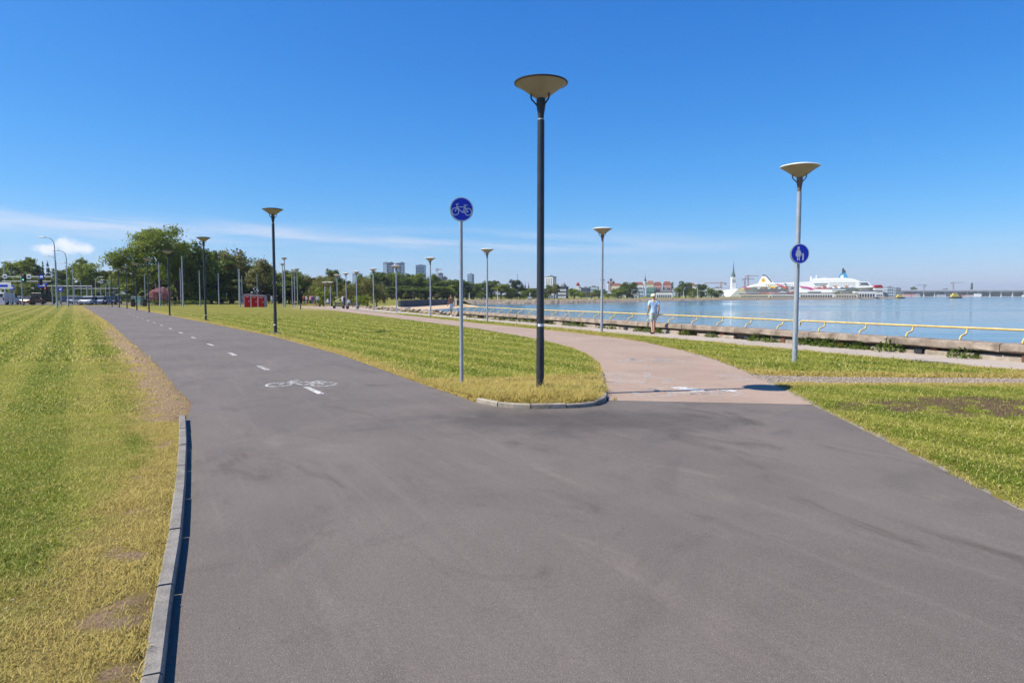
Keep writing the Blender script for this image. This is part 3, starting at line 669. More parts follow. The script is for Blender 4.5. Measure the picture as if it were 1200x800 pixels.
# loose gravel
def stones(name, poly, dens, s0, s1, m, label, seed, zoff=0.0, cat='gravel'):
    x, y = scatter(poly, dens, seed); r = np.random.default_rng(seed); n = len(x)
    z = np.full(n, zoff)
    base = A([[1, 0, 0], [-.5, .87, 0], [-.5, -.87, 0], [.1, .1, .75], [-.1, 0, -.6]], float)
    s = r.uniform(s0, s1, n); a = r.uniform(0, 6.28, n); V = np.repeat(base[None], n, 0) * (1 + .35 * r.standard_normal((n, 5, 1))) * s[:, None, None]
    c, si = np.cos(a)[:, None], np.sin(a)[:, None]; X = V[:, :, 0] * c - V[:, :, 1] * si; Y = V[:, :, 0] * si + V[:, :, 1] * c
    V = np.stack([X + x[:, None], Y + y[:, None], V[:, :, 2] * .7 + z[:, None]], 2)
    o = np.arange(n)[:, None] * 5; F3 = np.concatenate([o + A([[i, j, 3]]) for i, j in ((0, 1), (1, 2), (2, 0))] + [o + A([[j, i, 4]]) for i, j in ((0, 1), (1, 2), (2, 0))], 0)
    return tag(add(name, soup(name, V.reshape(-1, 3), F3, m)), label, cat, kind='stuff')
stones('gravel', GRAVEL, 700, .008, .028, 'pebble', 'loose pale gravel stones on the strip', 21, .008)
stones('gravel', [(-4.6, 9.4), (-5.3, 9.8), (-9.5, 16.5), (-8.6, 16.5), (-6.3, 12.5)], 60, .006, .02, 'pebble', 'small stones on the bare earth beside the cycle path', 23, .012)
stones('gravel', [(-4.45, 9.3), (-4.9, 9.4), (-2.2, 2.0), (-1.3, 2.0)], 130, .003, .010, 'pebble', 'small stones in the dry grass beside the kerb', 27, .05)
stones('grit', ASPHALT[:6] + [(1.55, 11), (-.57, 10.8), (-4.6, 10), (-2.9, 5.93), (-1.0, 1.5)], .8, .003, .007, 'pebble', 'a little grit scattered on the asphalt', 25, .004)
# ------------------------------------------------------------------ street lamps with a flared shade
def lamp_meshes(pole_m, H, pr, fit_m, rim_m):
    d = {}
    d['footing'] = MB().bbox(-.20, .20, -.20, .20, -.25, .035, .02).mesh('footing', 'kerb_concrete')
    d['pole'] = MB().lathe([(pr * 1.06, 0), (pr * 1.06, .9), (pr, .96), (pr * .92, H - .62), (pr * .92, H - .60)], 20).mesh('pole', pole_m, True)
    d['base_plate'] = MB().lathe([(pr * 1.7, .034), (pr * 1.7, .05), (pr * 1.1, .052)], 16).mesh('base_plate', pole_m)
    d['service_door'] = MB().box(-.035, .035, -pr * 1.06 - .006, -pr * .9, .45, .78).mesh('service_door', pole_m)
    d['collar'] = MB().lathe([(pr * .80, H - .60), (pr * .80, H - .575), (pr * .7, H - .575)], 16).mesh('collar', 'steel_grey')
    d['socket'] = MB().lathe([(pr * .72, H - .58), (pr * .85, H - .50), (pr * 1.18, H - .36), (pr * 1.18, H - .245), (.04, H - .24)], 20).mesh('socket', fit_m, True)
    prof = [(.075, H - .25), (.16, H - .20), (.27, H - .115), (.365, H - .05), (.432, H - .005), (.428, H), (.355, H - .04), (.27, H - .105), (.15, H - .19), (.06, H - .24)]
    d['shade'] = MB().lathe(prof, 40, close=False).mesh('shade', 'lamp_plastic', True)
    d['rim'] = MB().lathe([(.426, H - .012), (.442, H - .010), (.446, H + .004), (.436, H + .014), (.30, H + .045), (.08, H + .06), (.02, H + .06)], 40).mesh('rim', rim_m, True)
    for i in range(3):
        a = R(-90 + 120 * i) + R(30); c, s_ = math.cos(a), math.sin(a)
        d[f'arm{i}'] = MB().tube([(c * pr, s_ * pr, H - .37), (c * .165, s_ * .165, H - .275), (c * .172, s_ * .172, H - .255), (c * .172, s_ * .172, H - .185)], .014, 8).mesh('bracket_arm', fit_m, True)
    return d
def lamp(proto, x, y, label, group, sticker=None):
    o = empty('street_lamp', (x, y, zat(x, y)), random.uniform(-.3, .3)); tag(o, label, 'street lamp', group)
    for k_, me in proto.items(): add('bracket_arm' if k_.startswith('arm') else k_, me, o)
    if sticker: 
        r_ = proto_r[0] * (1.075 if sticker < .9 else 1.02); st = MB(); an = [R(-150 + 14 * i) for i in range(9)]
        st.add([(r_ * math.cos(a), r_ * math.sin(a), z) for z in (sticker, sticker + .045) for a in an], [(i, i + 1, 10 + i, 9 + i) for i in range(8)]).build('sticker', 'sign_white', o)
    return o
proto_r = [.064]
TALL = lamp_meshes('pole_black', 5.15, .064, 'fitting_dark', 'fitting_dark')
BLACK = lamp_meshes('pole_black', 5.42, .064, 'fitting_dark', 'fitting_dark')
GREY = lamp_meshes('pole_grey', 4.66, .058, 'fitting_brown', 'sign_white')
lamp(TALL, .48, 11.55, 'tall black street lamp with sticker standing at the tip of the grass island', 'black lamps along the cycle path', 1.13)
bl = [(323, 391), (241.3, 376.3), (199, 369.6), (174.8, 366), (160.5, 363.5), (149, 361.6), (140, 360.3), (131.5, 359.3)]
for i, (u, v) in enumerate(bl):
    q = at(u, v); lamp(BLACK, q.x, q.y, f'black street lamp beside the dashed cycle path, {ORD[i]} beyond the lamp on the island', 'black lamps along the cycle path', .35 if i < 2 else None)
gl = [(931, 430), (705, 390), (571, 377), (504.7, 371), (464.8, 366.4), (438, 364.3), (418.2, 362.4), (406, 361.3), (395.5, 360.2), (387.5, 359.4), (381, 358.8)]
LAMPS_G = []
for i, (u, v) in enumerate(gl):
    q = at(u, v)
    lab = 'grey street lamp carrying the round pedestrian sign beside the promenade' if i == 0 else f'grey street lamp along the promenade, {ORD[i]} in the row from the viewer'
    LAMPS_G.append(lamp(GREY, q.x, q.y, lab, 'grey lamps along the promenade'))

# ------------------------------------------------------------------ round blue signs
def disc(root, r, z, yoff, rz, symbol):
    """a thick round sign plate facing -y, turned by rz, its centre at height z"""
    def place(o): o.location = (0, 0, z); o.rotation_euler = (R(90), 0, rz); return o
    place(MB().lathe([(r * .97, -.035), (r, -.03), (r, .001), (r * .965, .003)], 48, (0, 0, yoff)).build('plate', 'sign_back', root))
    place(MB().ring(0, 0, r * .955, r * .085, yoff + .002, yoff + .0055, 48).build('border', 'sign_white', root))
    place(MB().lathe([(r * .915, .003), (r * .915, .0058)], 48, (0, 0, yoff)).build('blue_face', 'sign_blue', root))
    mb = symbol(MB()); mb.v = [(x * r, y * r, zz + yoff) for x, y, zz in mb.v]
    return place(mb.build('symbol', 'sign_white', root))
def sym_bike(mb):
    m2 = bicycle(MB(), .075, .0062, .0085); m2.v = [(x * .88, y * .88 - .20, z) for x, y, z in m2.v]; mb.v, mb.f = m2.v, m2.f; return mb
def sym_people(mb):
    z0, z1 = .0062, .0085
    def figure(cx, by, h, skirt):
        mb.lathe([(.085 * h, z0), (.085 * h, z1)], 16, (cx, by + .90 * h, 0))
        mb.prism([(cx - .20 * h if skirt else cx - .11 * h, by + .30 * h), (cx + .20 * h if skirt else cx + .11 * h, by + .30 * h), (cx + .10 * h, by + .80 * h), (cx - .10 * h, by + .80 * h)], z0, z1)
        for s_ in (-1, 1): mb.prism([(cx + s_ * .02 * h, by + .31 * h), (cx + s_ * .09 * h, by + .31 * h), (cx + s_ * .11 * h, by), (cx + s_ * .045 * h, by)][::s_], z0, z1)
    figure(-.16, -.68, 1.32, True); figure(.34, -.68, .74, False)
    mb.stroke([Vector((-.30, .34)), Vector((-.42, -.08)), Vector((-.40, -.22))], .08, z0, z1)
    mb.stroke([Vector((-.04, .34)), Vector((.14, -.05)), Vector((.28, -.16))], .08, z0, z1)
    mb.prism([(-.30, .58), (-.02, .58), (-.08, .68), (-.24, .68)], z0, z1)
    return mb
q = at(541, 450.5, .03); zb = zat(q.x, q.y)
sg = tag(empty('cycle_sign', (q.x, q.y, zb)), 'round blue bicycle sign on a thin grey post standing in the island grass', 'road sign')
MB().cyl((0, 0, -.2), (0, 0, 3.25), .034, n=16).build('post', 'pole_grey', sg, True)
MB().lathe([(.055, -.05), (.055, .03), (.034, .04)], 16).build('post_socket', 'kerb_concrete', sg)
for zz in (3.09, 3.25): MB().lathe([(.034, zz), (.045, zz + .005), (.045, zz + .035), (.034, zz + .04)], 16).build('clamp', 'steel_grey', sg)
disc(sg, .220, 3.235, .075, R(17), sym_bike)
MB().lathe([(.035, 3.25), (.035, 3.265), (.005, 3.27)], 16).build('cap', 'fitting_dark', sg)
# pedestrian sign clamped to the nearest grey lamp
q = at(931, 430); zs = atY(934, 297.5, q.y).z - zat(q.x, q.y)
pg = tag(empty('pedestrian_sign', (q.x, q.y, zat(q.x, q.y))), 'round blue sign of an adult and child clamped to a grey lamp post', 'road sign')
for zz in (zs - .17, zs + .13): MB().lathe([(.056, zz), (.070, zz + .005), (.070, zz + .04), (.056, zz + .045)], 16).build('clamp', 'fitting_dark', pg)
disc(pg, .235, zs, .095, R(8), sym_people)

# ------------------------------------------------------------------ sea wall and railing
wall = tag(empty('sea_wall', (W0.x, W0.y, 0), math.atan2(WD.y, WD.x)), 'low weathered stone sea wall with overhanging coping along the promenade', 'sea wall')
# local frame: x along the wall away from the viewer, y towards land (left of it), so seaward is -y
s_ = -12.0; j = 0
SLAB = {}
while s_ < 40.4:
    L_ = random.choice((2.9, 3.2, 3.2, 3.5)); e = min(s_ + L_, 40.5)
    vs = []; ny = 5; nx = 8; mbk = MB()
    ring_ = [(.07, .25), (.085, .28), (.07, .43), (.03, .455), (-.30, .46), (-.60, .45), (-.62, .42), (-.62, .20), (-.3, .19)]
    for a_ in range(nx + 1):
        x_ = s_ + .012 + (e - s_ - .024) * a_ / nx
        for (yy, zz) in ring_: vs.append((x_, yy + random.uniform(-.012, .012), zz + random.uniform(-.012, .010)))
    K = len(ring_); fs = [(a_ * K + i, a_ * K + (i + 1) % K, a_ * K + K + (i + 1) % K, a_ * K + K + i) for a_ in range(nx) for i in range(K)]
    fs += [tuple(range(K - 1, -1, -1)), tuple(range(nx * K, nx * K + K))]
    mbk.add(vs, fs).build('coping_slab', 'wall_coping', wall); s_ = e
s_ = -12.0
MB().box(-12, 40.5, -.55, -.16, -2.2, .22).build('core', 'wall_gap_shade', wall)
while s_ < 40:
    L_ = random.uniform(.75, 1.5); e = min(s_ + L_, 40.3); h_ = random.uniform(.13, .19)
    if random.random() < .9:
        MB().bbox(s_ + .01, e - .01, -.17, -.01 + random.uniform(-.05, .03), -.1, h_, .03).build('foot_stone', 'wall_foot', wall)
    s_ = e
s_ = -11.2
while s_ < 40:
    MB().bbox(s_, s_ + .22, -.14, .0, -.05, .24, .02).build('rusty_bracket', 'rust', wall); s_ += 3.1 if j % 2 else 2.4; j += 1
for xx in (2.6, 9.4, 17.5): MB().box(xx, xx + .24, -.12, .045, .03, .15).build('drain_hole', 'glass_dark', wall)

def railing(t0, t1, label):
    root = tag(empty('railing', (W0.x, W0.y, 0), math.atan2(WD.y, WD.x)), label, 'railing', 'yellow railings on the sea wall')
    n_ = int((t1 - t0) / 6) + 2; ry, rz_ = -.50, .80
    pts = [(t0 + .0, ry, .62), (t0 + .01, ry, .74), (t0 + .07, ry, rz_ - .01)] + [(t0 + .12 + (t1 - t0 - .24) * i / n_, ry, rz_ + (random.uniform(-.008, .008))) for i in range(n_ + 1)] + [(t1 - .07, ry, rz_ - .01), (t1 - .01, ry, .74), (t1, ry, .62)]
    MB().tube(pts, .032, 10).build('rail', 'yellow_paint', root, True)
    x_ = t0 + .55
    post = MB().tube([(0, -.20, .44), (0, -.20, .50), (0, -.215, .545), (0, -.26, .585), (0, -.34, .605), (0, -.42, .625), (0, -.475, .665), (0, -.50, .72), (0, -.50, .785)], .026, 10).mesh('post', 'yellow_paint', True)
    foot = MB().lathe([(.05, .445), (.05, .465), (.03, .47)], 12, (0, -.20, 0)).mesh('foot_plate', 'rust')
    while x_ < t1 - .3:
        o = add('post', post, root); o.location.x = x_; f_ = add('foot_plate', foot, o); x_ += 1.58
    return root
tg = (24.1 - 17.2) / .908
railing(-11.5, tg - .10, 'yellow pipe railing with curved posts, its end at the gap behind the pedestrian sign')
railing(tg + .10, 40.2, 'long yellow pipe railing running along the sea wall into the distance')

# weeds at the foot of the wall
def weed_mesh(n, h, r, seed):
    g = np.random.default_rng(seed); a = g.uniform(0, 6.28, n); rr = r * np.sqrt(g.random(n)); x, y = rr * np.cos(a), rr * np.sin(a)
    z = h * g.random(n) * (1.1 - (rr / r) ** 2); s = g.uniform(.018, .05, n)
    nv = g.standard_normal((n, 3)); nv[:, 2] = np.abs(nv[:, 2]) + .3; nv /= np.linalg.norm(nv, axis=1)[:, None]
    t1 = np.cross(nv, g.standard_normal((n, 3))); t1 /= np.linalg.norm(t1, axis=1)[:, None]; t2 = np.cross(nv, t1); c = np.stack([x, y, z + .02], 1)
    V = np.stack([c - t1 * s[:, None], c + t2 * s[:, None] * .5, c + t1 * s[:, None], c - t2 * s[:, None] * .5], 1).reshape(-1, 3)
    return soup('leaves', V, np.arange(4 * n).reshape(-1, 4), 'leaf_weed', {'tint': np.repeat(g.random(n), 4)})
weeds = [weed_mesh(240, .24, .30, 100 + i) for i in range(3)] + [weed_mesh(160, .14, .26, 110)]
stem = MB().tube([(0, 0, -.03), (.02, .01, .08), (.03, .0, .16)], [.012, .009, .004], 5).mesh('stem', 'leaf_weed')
spots = [1.4, 3.6, 4.6, 5.1, 5.6, 6.1, 6.7, 8.2, 8.9, 11.4, 13.0, 14.9, 15.6, 16.4, 18.7, 19.6, 21.5, 22.4, 23.3, 25.0, 26.4, 27.8, 29.0, 30.5, 32.0, 33.5, 35.0, 36.6, 38.0]
for i, s_ in enumerate(spots):
    q = wall_pt(s_, -.10 + random.uniform(-.05, .05), .012); sc_ = random.uniform(.9, 1.45) * (1.25 if i in (1, 11) else 1)
    o = tag(empty('weed_clump', q, random.uniform(0, 6), (sc_, sc_, sc_ * (1.0 if i < 7 else .9))), None, 'weed', 'weeds along the foot of the sea wall')
    o['label'] = f'leafy green weed at the foot of the sea wall, {ORD[i] if i < 22 else "far end of the row, " + ORD[i - 22]} from the near end' if i < 22 else f'leafy green weed near the far end of the sea wall, {ORD[i - 22]} past the middle'
    add('leaves', weeds[i % 4], o); add('stem', stem, o)

# ------------------------------------------------------------------ people
def skin_mesh(verts, edges, rad, sub=2):
    me = bpy.data.meshes.new('body'); me.from_pydata(verts, edges, []); o = bpy.data.objects.new('tmp', me); COL.objects.link(o)
    o.modifiers.new('s', 'SKIN'); lay = me.skin_vertices[0].data
    for i, r_ in enumerate(rad): lay[i].radius = r_ if isinstance(r_, tuple) else (r_, r_)
    for i in range(len(rad)): lay[i].use_root = i == 0
    ss = o.modifiers.new('d', 'SUBSURF'); ss.levels = sub; ss.render_levels = sub
    bpy.context.view_layer.update(); dg = bpy.context.evaluated_depsgraph_get()
    r_ = bpy.data.meshes.new_from_object(o.evaluated_get(dg)); bpy.data.objects.remove(o); bpy.data.meshes.remove(me)
    r_.polygons.foreach_set('use_smooth', [True] * len(r_.polygons)); return r_
def figure(pose, fingers=True, sub=2):
    V, E, Rd = [], [], []
    def vtx(p, r, par=None):
        V.append(tuple(p)); Rd.append(r)
        if par is not None: E.append((par, len(V) - 1))
        return len(V) - 1
    P = pose
    pel = vtx(P['pelvis'], (.125, .095)); sp = vtx(P['spine'], (.125, .09), pel); ch = vtx(P['chest'], (.15, .10), sp)
    nk = vtx(P['neck'], .055, ch); hb = vtx(P['head0'], (.062, .07), nk); hd = vtx(P['head1'], (.078, .094), hb); vtx(P['head2'], (.055, .07), hd)
    f = Vector(P['face']); h1 = Vector(P['head1']); side = f.cross(Vector((0, 0, 1))).normalized()
    vtx(h1 + f * .112 - Vector((0, 0, .03)), .011, hd)                      # nose
    for s in (-1, 1): vtx(h1 + side * s * .088 - Vector((0, 0, .02)), .014, hd)      # ears
    for s, k in ((-1, 'l'), (1, 'r')):
        a = vtx(P['sh' + k], .058, ch); b = vtx(P['el' + k], .041, a); c = vtx(P['wr' + k], .027, b)
        w_, e_ = Vector(P['wr' + k]), Vector(P['el' + k]); d = (w_ - e_).normalized(); n_ = Vector((s, 0, 0)); n_ = (n_ - d * n_.dot(d)).normalized(); tv = d.cross(n_)
        pm_ = vtx(w_ + d * .065, (.040, .018), c)
        if fingers:
            for q in range(4):
                o_ = tv * (.030 - .020 * q); l_ = (.07, .082, .078, .06)[q]
                x1 = vtx(w_ + d * .10 + o_, .009, pm_); x2 = vtx(w_ + d * (.10 + l_ * .6) + o_ - n_ * .012, .0085, x1); vtx(w_ + d * (.10 + l_) + o_ - n_ * .032, .007, x2)
            x1 = vtx(w_ + d * .05 + tv * .045 - n_ * .01, .010, pm_); vtx(w_ + d * .09 + tv * .058 - n_ * .022, .009, x1)
    for k in 'lr':
        a = vtx(P['hp' + k], .085, pel); m_ = (Vector(P['hp' + k]) + Vector(P['kn' + k])) / 2; a2 = vtx(m_, .074, a); b = vtx(P['kn' + k], .053, a2)
        cm = Vector(P['kn' + k]).lerp(Vector(P['an' + k]), .35); b2 = vtx(cm, .056, b); c = vtx(P['an' + k], .037, b2)
        an, to = Vector(P['an' + k]), Vector(P['to' + k]); h_ = vtx(an + Vector((0, 0, -.035)) - (to - an).normalized() * .035, .034, c); vtx(to, (.040, .024), h_)
    return skin_mesh(V, E, Rd, sub)
def walk_pose(step=.20, armswing=.12, fwd=1):
    y = fwd
    return dict(pelvis=(0, 0, .94), spine=(0, .01 * y, 1.14), chest=(0, .02 * y, 1.33), neck=(0, .025 * y, 1.47), head0=(0, .035 * y, 1.54), head1=(0, .04 * y, 1.635), head2=(0, .035 * y, 1.715), face=(0, y, -.1),
        shl=(-.175, .01 * y, 1.41), ell=(-.225, -.03 * y + armswing * .4, 1.13), wrl=(-.21, .06 * y + armswing, .90), shr=(.175, .01 * y, 1.41), elr=(.225, -.03 * y - armswing * .4, 1.13), wrr=(.21, .06 * y - armswing, .90),
        hpl=(-.09, 0, .88), knl=(-.10, .04 * y - step * .5, .49), anl=(-.11, -step, .085), tol=(-.13, -step + .14 * y, .028), hpr=(.09, 0, .88), knr=(.10, .05 * y + step * .5, .49), anr=(.11, step, .085), tor=(.13, step + .14 * y, .028))
def sit_pose():
    p = walk_pose(0, 0)
    for k in ('pelvis', 'spine', 'chest', 'neck', 'head0', 'head1', 'head2', 'shl', 'shr', 'ell', 'elr', 'wrl', 'wrr', 'hpl', 'hpr'): p[k] = (p[k][0], p[k][1], p[k][2] - .40)
    for k, s in (('l', -1), ('r', 1)):
        p['kn' + k] = (s * .12, .42, .50); p['an' + k] = (s * .12, .44, .085); p['to' + k] = (s * .13, .58, .028); p['wr' + k] = (s * .16, .28, .60); p['el' + k] = (s * .22, .05, .76)
    return p
for nm, c in (('skin', (.46, .26, .17)), ('skin_tan', (.36, .18, .10)), ('hair_dark', (.03, .02, .014)), ('cloth_white', (.70, .72, .74)), ('cloth_blue', (.40, .55, .72)), ('cloth_shorts', (.38, .43, .40)),
              ('cloth_black', (.02, .02, .024)), ('cloth_navy', (.03, .04, .10)), ('cloth_red', (.35, .04, .04)), ('cloth_purple', (.14, .06, .28)), ('cloth_pink', (.55, .28, .28)), ('cloth_grey', (.22, .22, .23)), ('cap_cream', (.66, .58, .42))):
    mat(nm, c, .8, .12, 14)
def assign(me, mats, rule):
    me.materials.clear()
    for m_ in mats: me.materials.append(MATS[m_])
    for p_ in me.polygons: p_.material_index = rule(p_.center)
# near walker: body, shirt, shorts, cap, shoes
def clothed(root, pose, shirt, shorts, cap, skin='skin', hair='hair_dark', shoe='cloth_black'):
    b = figure(pose); assign(b, [skin, hair], lambda c: 1 if c.z > pose['head1'][2] - .01 and (c.y - pose['head1'][1]) * pose['face'][1] < .05 else 0); add('body', b, root)
    P = pose; V3 = Vector
    if shirt:
        vs = [V3(P['pelvis']) - V3((0, 0, .10)), P['spine'], P['chest'], V3(P['neck']) - V3((0, 0, .05))]; rd = [(.168, .135), (.152, .115), (.175, .125), (.07, .06)]; ed = [(0, 1), (1, 2), (2, 3)]
        for k in 'lr':
            vs += [P['sh' + k], V3(P['sh' + k]).lerp(V3(P['el' + k]), .55), V3(P['sh' + k]).lerp(V3(P['el' + k]), .62)]; n_ = len(vs); rd += [.078, .070, .072]; ed += [(2, n_ - 3), (n_ - 3, n_ - 2), (n_ - 2, n_ - 1)]
        me = skin_mesh([tuple(v) for v in vs], ed, rd); me.materials.append(MATS[shirt]); add('shirt', me, root)
    vs = [V3(P['pelvis']) + V3((0, 0, .12)), V3(P['pelvis']) - V3((0, 0, .03))]; rd = [(.148, .115), (.150, .118)]; ed = [(0, 1)]
    for k in 'lr':
        h_, kn = V3(P['hp' + k]), V3(P['kn' + k]); vs += [h_ - V3((0, 0, .04)), h_.lerp(kn, .45), h_.lerp(kn, .88)]; n_ = len(vs); rd += [.105, .100, .092]; ed += [(1, n_ - 3), (n_ - 3, n_ - 2), (n_ - 2, n_ - 1)]
    me = skin_mesh([tuple(v) for v in vs], ed, rd); me.materials.append(MATS[shorts]); add('shorts', me, root)
    if cap:
        h1 = V3(P['head1']); mb = MB().lathe([(.112, -.005), (.118, .02), (.108, .065), (.075, .105), (.02, .122)], 18, (h1.x, h1.y, h1.z + .005)); fy_ = P['face'][1]
        mb.prism([(h1.x - .09, h1.y + .08 * fy_), (h1.x + .09, h1.y + .08 * fy_), (h1.x + .06, h1.y + .19 * fy_), (h1.x - .06, h1.y + .19 * fy_)], h1.z, h1.z + .012)
        mb.build('cap', cap, root, True)
    for k in 'lr':
        an, to = V3(P['an' + k]), V3(P['to' + k]); d = (to - an); d.z = 0; d.normalize()
        vs = [tuple(an - d * .05 - V3((0, 0, .04))), tuple(an + d * .05 - V3((0, 0, .035))), tuple(to + d * .03 + V3((0, 0, .006)))]
        me = skin_mesh(vs, [(0, 1), (1, 2)], [(.046, .05), (.050, .045), (.045, .030)]); me.materials.append(MATS[shoe]); add('shoe', me, root)
q = at(765.5, 391, .012)
wk = tag(empty('person', q, R(8), 1.0), 'person in pale blue t-shirt, light shorts and cap walking along the promenade', 'person')
clothed(wk, walk_pose(.20, .10), 'cloth_blue', 'cloth_shorts', 'cap_cream')
q = at(529, 370.6, .012)
wk = tag(empty('person', q, R(35), 1.02), 'shirtless person in white shorts walking away on the promenade', 'person')
clothed(wk, walk_pose(.24, .14), None, 'cloth_white', None, 'skin_tan', 'hair_dark', 'cloth_white')
# smaller people on and beside the beach
stand, walkm, sitm = figure(walk_pose(.05, .02), False, 1), figure(walk_pose(.22, .12), False, 1), figure(sit_pose(), False, 1)
def far_person(me0, u, v, top, bottom, label, rz=0.0, sitting=False, z=0.0):
    q = at(u, v, z); me = me0
    o = add('person', me); o.location = (q.x, q.y, max(zat(q.x, q.y), .0) + (.0 if not sitting else 0)); o.rotation_euler = (0, 0, rz)
    for i, m_ in enumerate(('skin', top, bottom, 'hair_dark')): paint_slot(o, m_, i)
    return tag(o, label, 'person', 'people on the beach promenade')
for me, off in ((stand, 0), (walkm, 0), (sitm, -.40)):
    assign(me, ['skin', 'cloth_white', 'cloth_navy', 'hair_dark'], lambda c, o=off: 3 if c.z > 1.64 + o else 0 if c.z > 1.48 + o else 1 if (c.z > .98 + o and abs(c.x) < .26) else 2 if (c.z > .45 + (o if o == 0 else 0)) and abs(c.x) < .2 and c.z < .98 + o + (.15 if o else 0) else 0)
for args in ((walkm, 366.5, 358.4, 'cloth_purple', 'cloth_navy', 'person in a purple top among the walkers under the willow', .4), (stand, 369.3, 358.8, 'cloth_black', 'cloth_black', 'person dressed in black between two walkers under the willow', 2.0),
             (walkm, 372.3, 358.6, 'cloth_white', 'cloth_navy', 'person in a white top beside the person in black', -2.6), (stand, 359.5, 357.2, 'cloth_white', 'cloth_grey', 'person in a white shirt standing in front of the willow edge', 1.2),
             (sitm, 384.5, 359.2, 'cloth_white', 'cloth_black', 'seated person in white beside the promenade lamps', 1.2), (stand, 403.6, 361.0, 'cloth_black', 'cloth_black', 'person in black standing near the promenade lamp', -1.8),
             (walkm, 402, 360.2, 'cloth_white', 'cloth_grey', 'person in a white top with grey trousers by the promenade lamp', .3), (sitm, 409.2, 361.2, 'cloth_white', 'cloth_black', 'seated person in white and black beside the bench', 1.0),
             (stand, 356.2, 357.2, 'cloth_red', 'cloth_navy', 'person in a dark red top near the willow', .2), (walkm, 363.8, 358.3, 'cloth_pink', 'cloth_navy', 'person in a pink top walking beside the purple top', -.4),
             (stand, 318.5, 357.8, 'cloth_white', 'cloth_pink', 'person in white standing beyond the red cabins', 1.4), (walkm, 320.5, 357.6, 'cloth_navy', 'cloth_grey', 'person in navy walking beyond the red cabins', .8)):
    far_person(*args)
# benches beside the promenade
for i, (u, v) in enumerate(((397, 361.3), (413, 362.0))):
    q = at(u, v); o = tag(empty('park_bench', (q.x, q.y, zat(q.x, q.y)), R(-25)), ('dark low bench beside the promenade behind two lamps', 'dark low bench beside the seated person on the promenade')[i], 'bench', 'dark benches on the promenade')
    for k in range(4): MB().box(-.9, .9, -.24 + .12 * k, -.14 + .12 * k, .42, .46).build('seat_slat', 'cloth_black', o)
    for k in range(3): MB().box(-.9, .9, .26, .30, .52 + .13 * k, .62 + .13 * k).build('back_slat', 'cloth_black', o)
    for x_ in (-.75, .75): MB().box(x_ - .03, x_ + .03, -.22, .25, 0, .42).box(x_ - .03, x_ + .03, .22, .262, .42, .9).build('leg', 'fitting_dark', o)
# ------------------------------------------------------------------ trees
def crown(blobs, n, size, seed, droop=0.0, clumps=9, sig=.20):
    g = np.random.default_rng(seed); P_, T_, W_ = [], [], []
    area = A([b[3] * b[4] + b[3] * b[5] + b[4] * b[5] for b in blobs]); area = area / area.sum()
    for b, fr in zip(blobs, area):
        m_ = max(20, int(n * fr)); nc = max(4, int(clumps * (1 + 3 * fr)))
        d = g.standard_normal((nc, 3)); d /= np.linalg.norm(d, axis=1)[:, None]; d[:, 2] = np.where(d[:, 2] < -.5, -d[:, 2], d[:, 2])
        cc = A(b[:3]) + d * A(b[3:6]) * g.uniform(.62, 1.02, (nc, 1)); pick = g.integers(0, nc, m_)
        off = g.standard_normal((m_, 3)) * A(b[3:6]) * sig; off[:, 2] *= .7
        q = cc[pick] + off
        if droop: q[:, 2] -= droop * g.random(m_) ** 2
        P_.append(q); T_.append(np.clip(.5 + .28 * g.standard_normal(nc)[pick] + .2 * g.standard_normal(m_), 0, 1)); W_.append(q - A(b[:3]))
    c = np.concatenate(P_); tn = np.concatenate(T_); wv_ = np.concatenate(W_); n = len(c); keep = c[:, 2] > .02; c, tn, wv_ = c[keep], tn[keep], wv_[keep]; n = len(c)
    nv = wv_ / (np.linalg.norm(wv_, axis=1)[:, None] + 1e-6) * .9 + g.standard_normal((n, 3)) * .6; nv[:, 2] += .25; nv /= np.linalg.norm(nv, axis=1)[:, None]
    t1 = np.cross(nv, g.standard_normal((n, 3))); t1 /= np.linalg.norm(t1, axis=1)[:, None] + 1e-9; t2 = np.cross(nv, t1); s = (size * g.uniform(.5, 1.35, n))[:, None]
    V = np.stack([c - t1 * s, c + t2 * s * .62, c + t1 * s, c - t2 * s * .62], 1).reshape(-1, 3)
    return soup('crown', V, np.arange(4 * n).reshape(-1, 4), 'leaf_mid', {'tint': np.repeat(tn, 4)})
def trunk(blobs, r0, h, seed, tip=.6):
    g = random.Random(seed); mb = MB(); mb.tube([(0, 0, -.03), (0, 0, .02), (.008, .004, h * .5), (.0, .01, h), (.01, 0, tip)], [r0 * 1.35, r0, r0 * .85, r0 * .7, r0 * .25], 7)
    for b in blobs[:7]:
        z0 = h * g.uniform(.75, 1.05); mb.tube([(0, 0, z0), (b[0] * .45, b[1] * .45, z0 + (b[2] - z0) * .6), (b[0] * .9, b[1] * .9, b[2])], [r0 * .5, r0 * .32, r0 * .1], 5)
    return mb.mesh('trunk', 'bark', True)
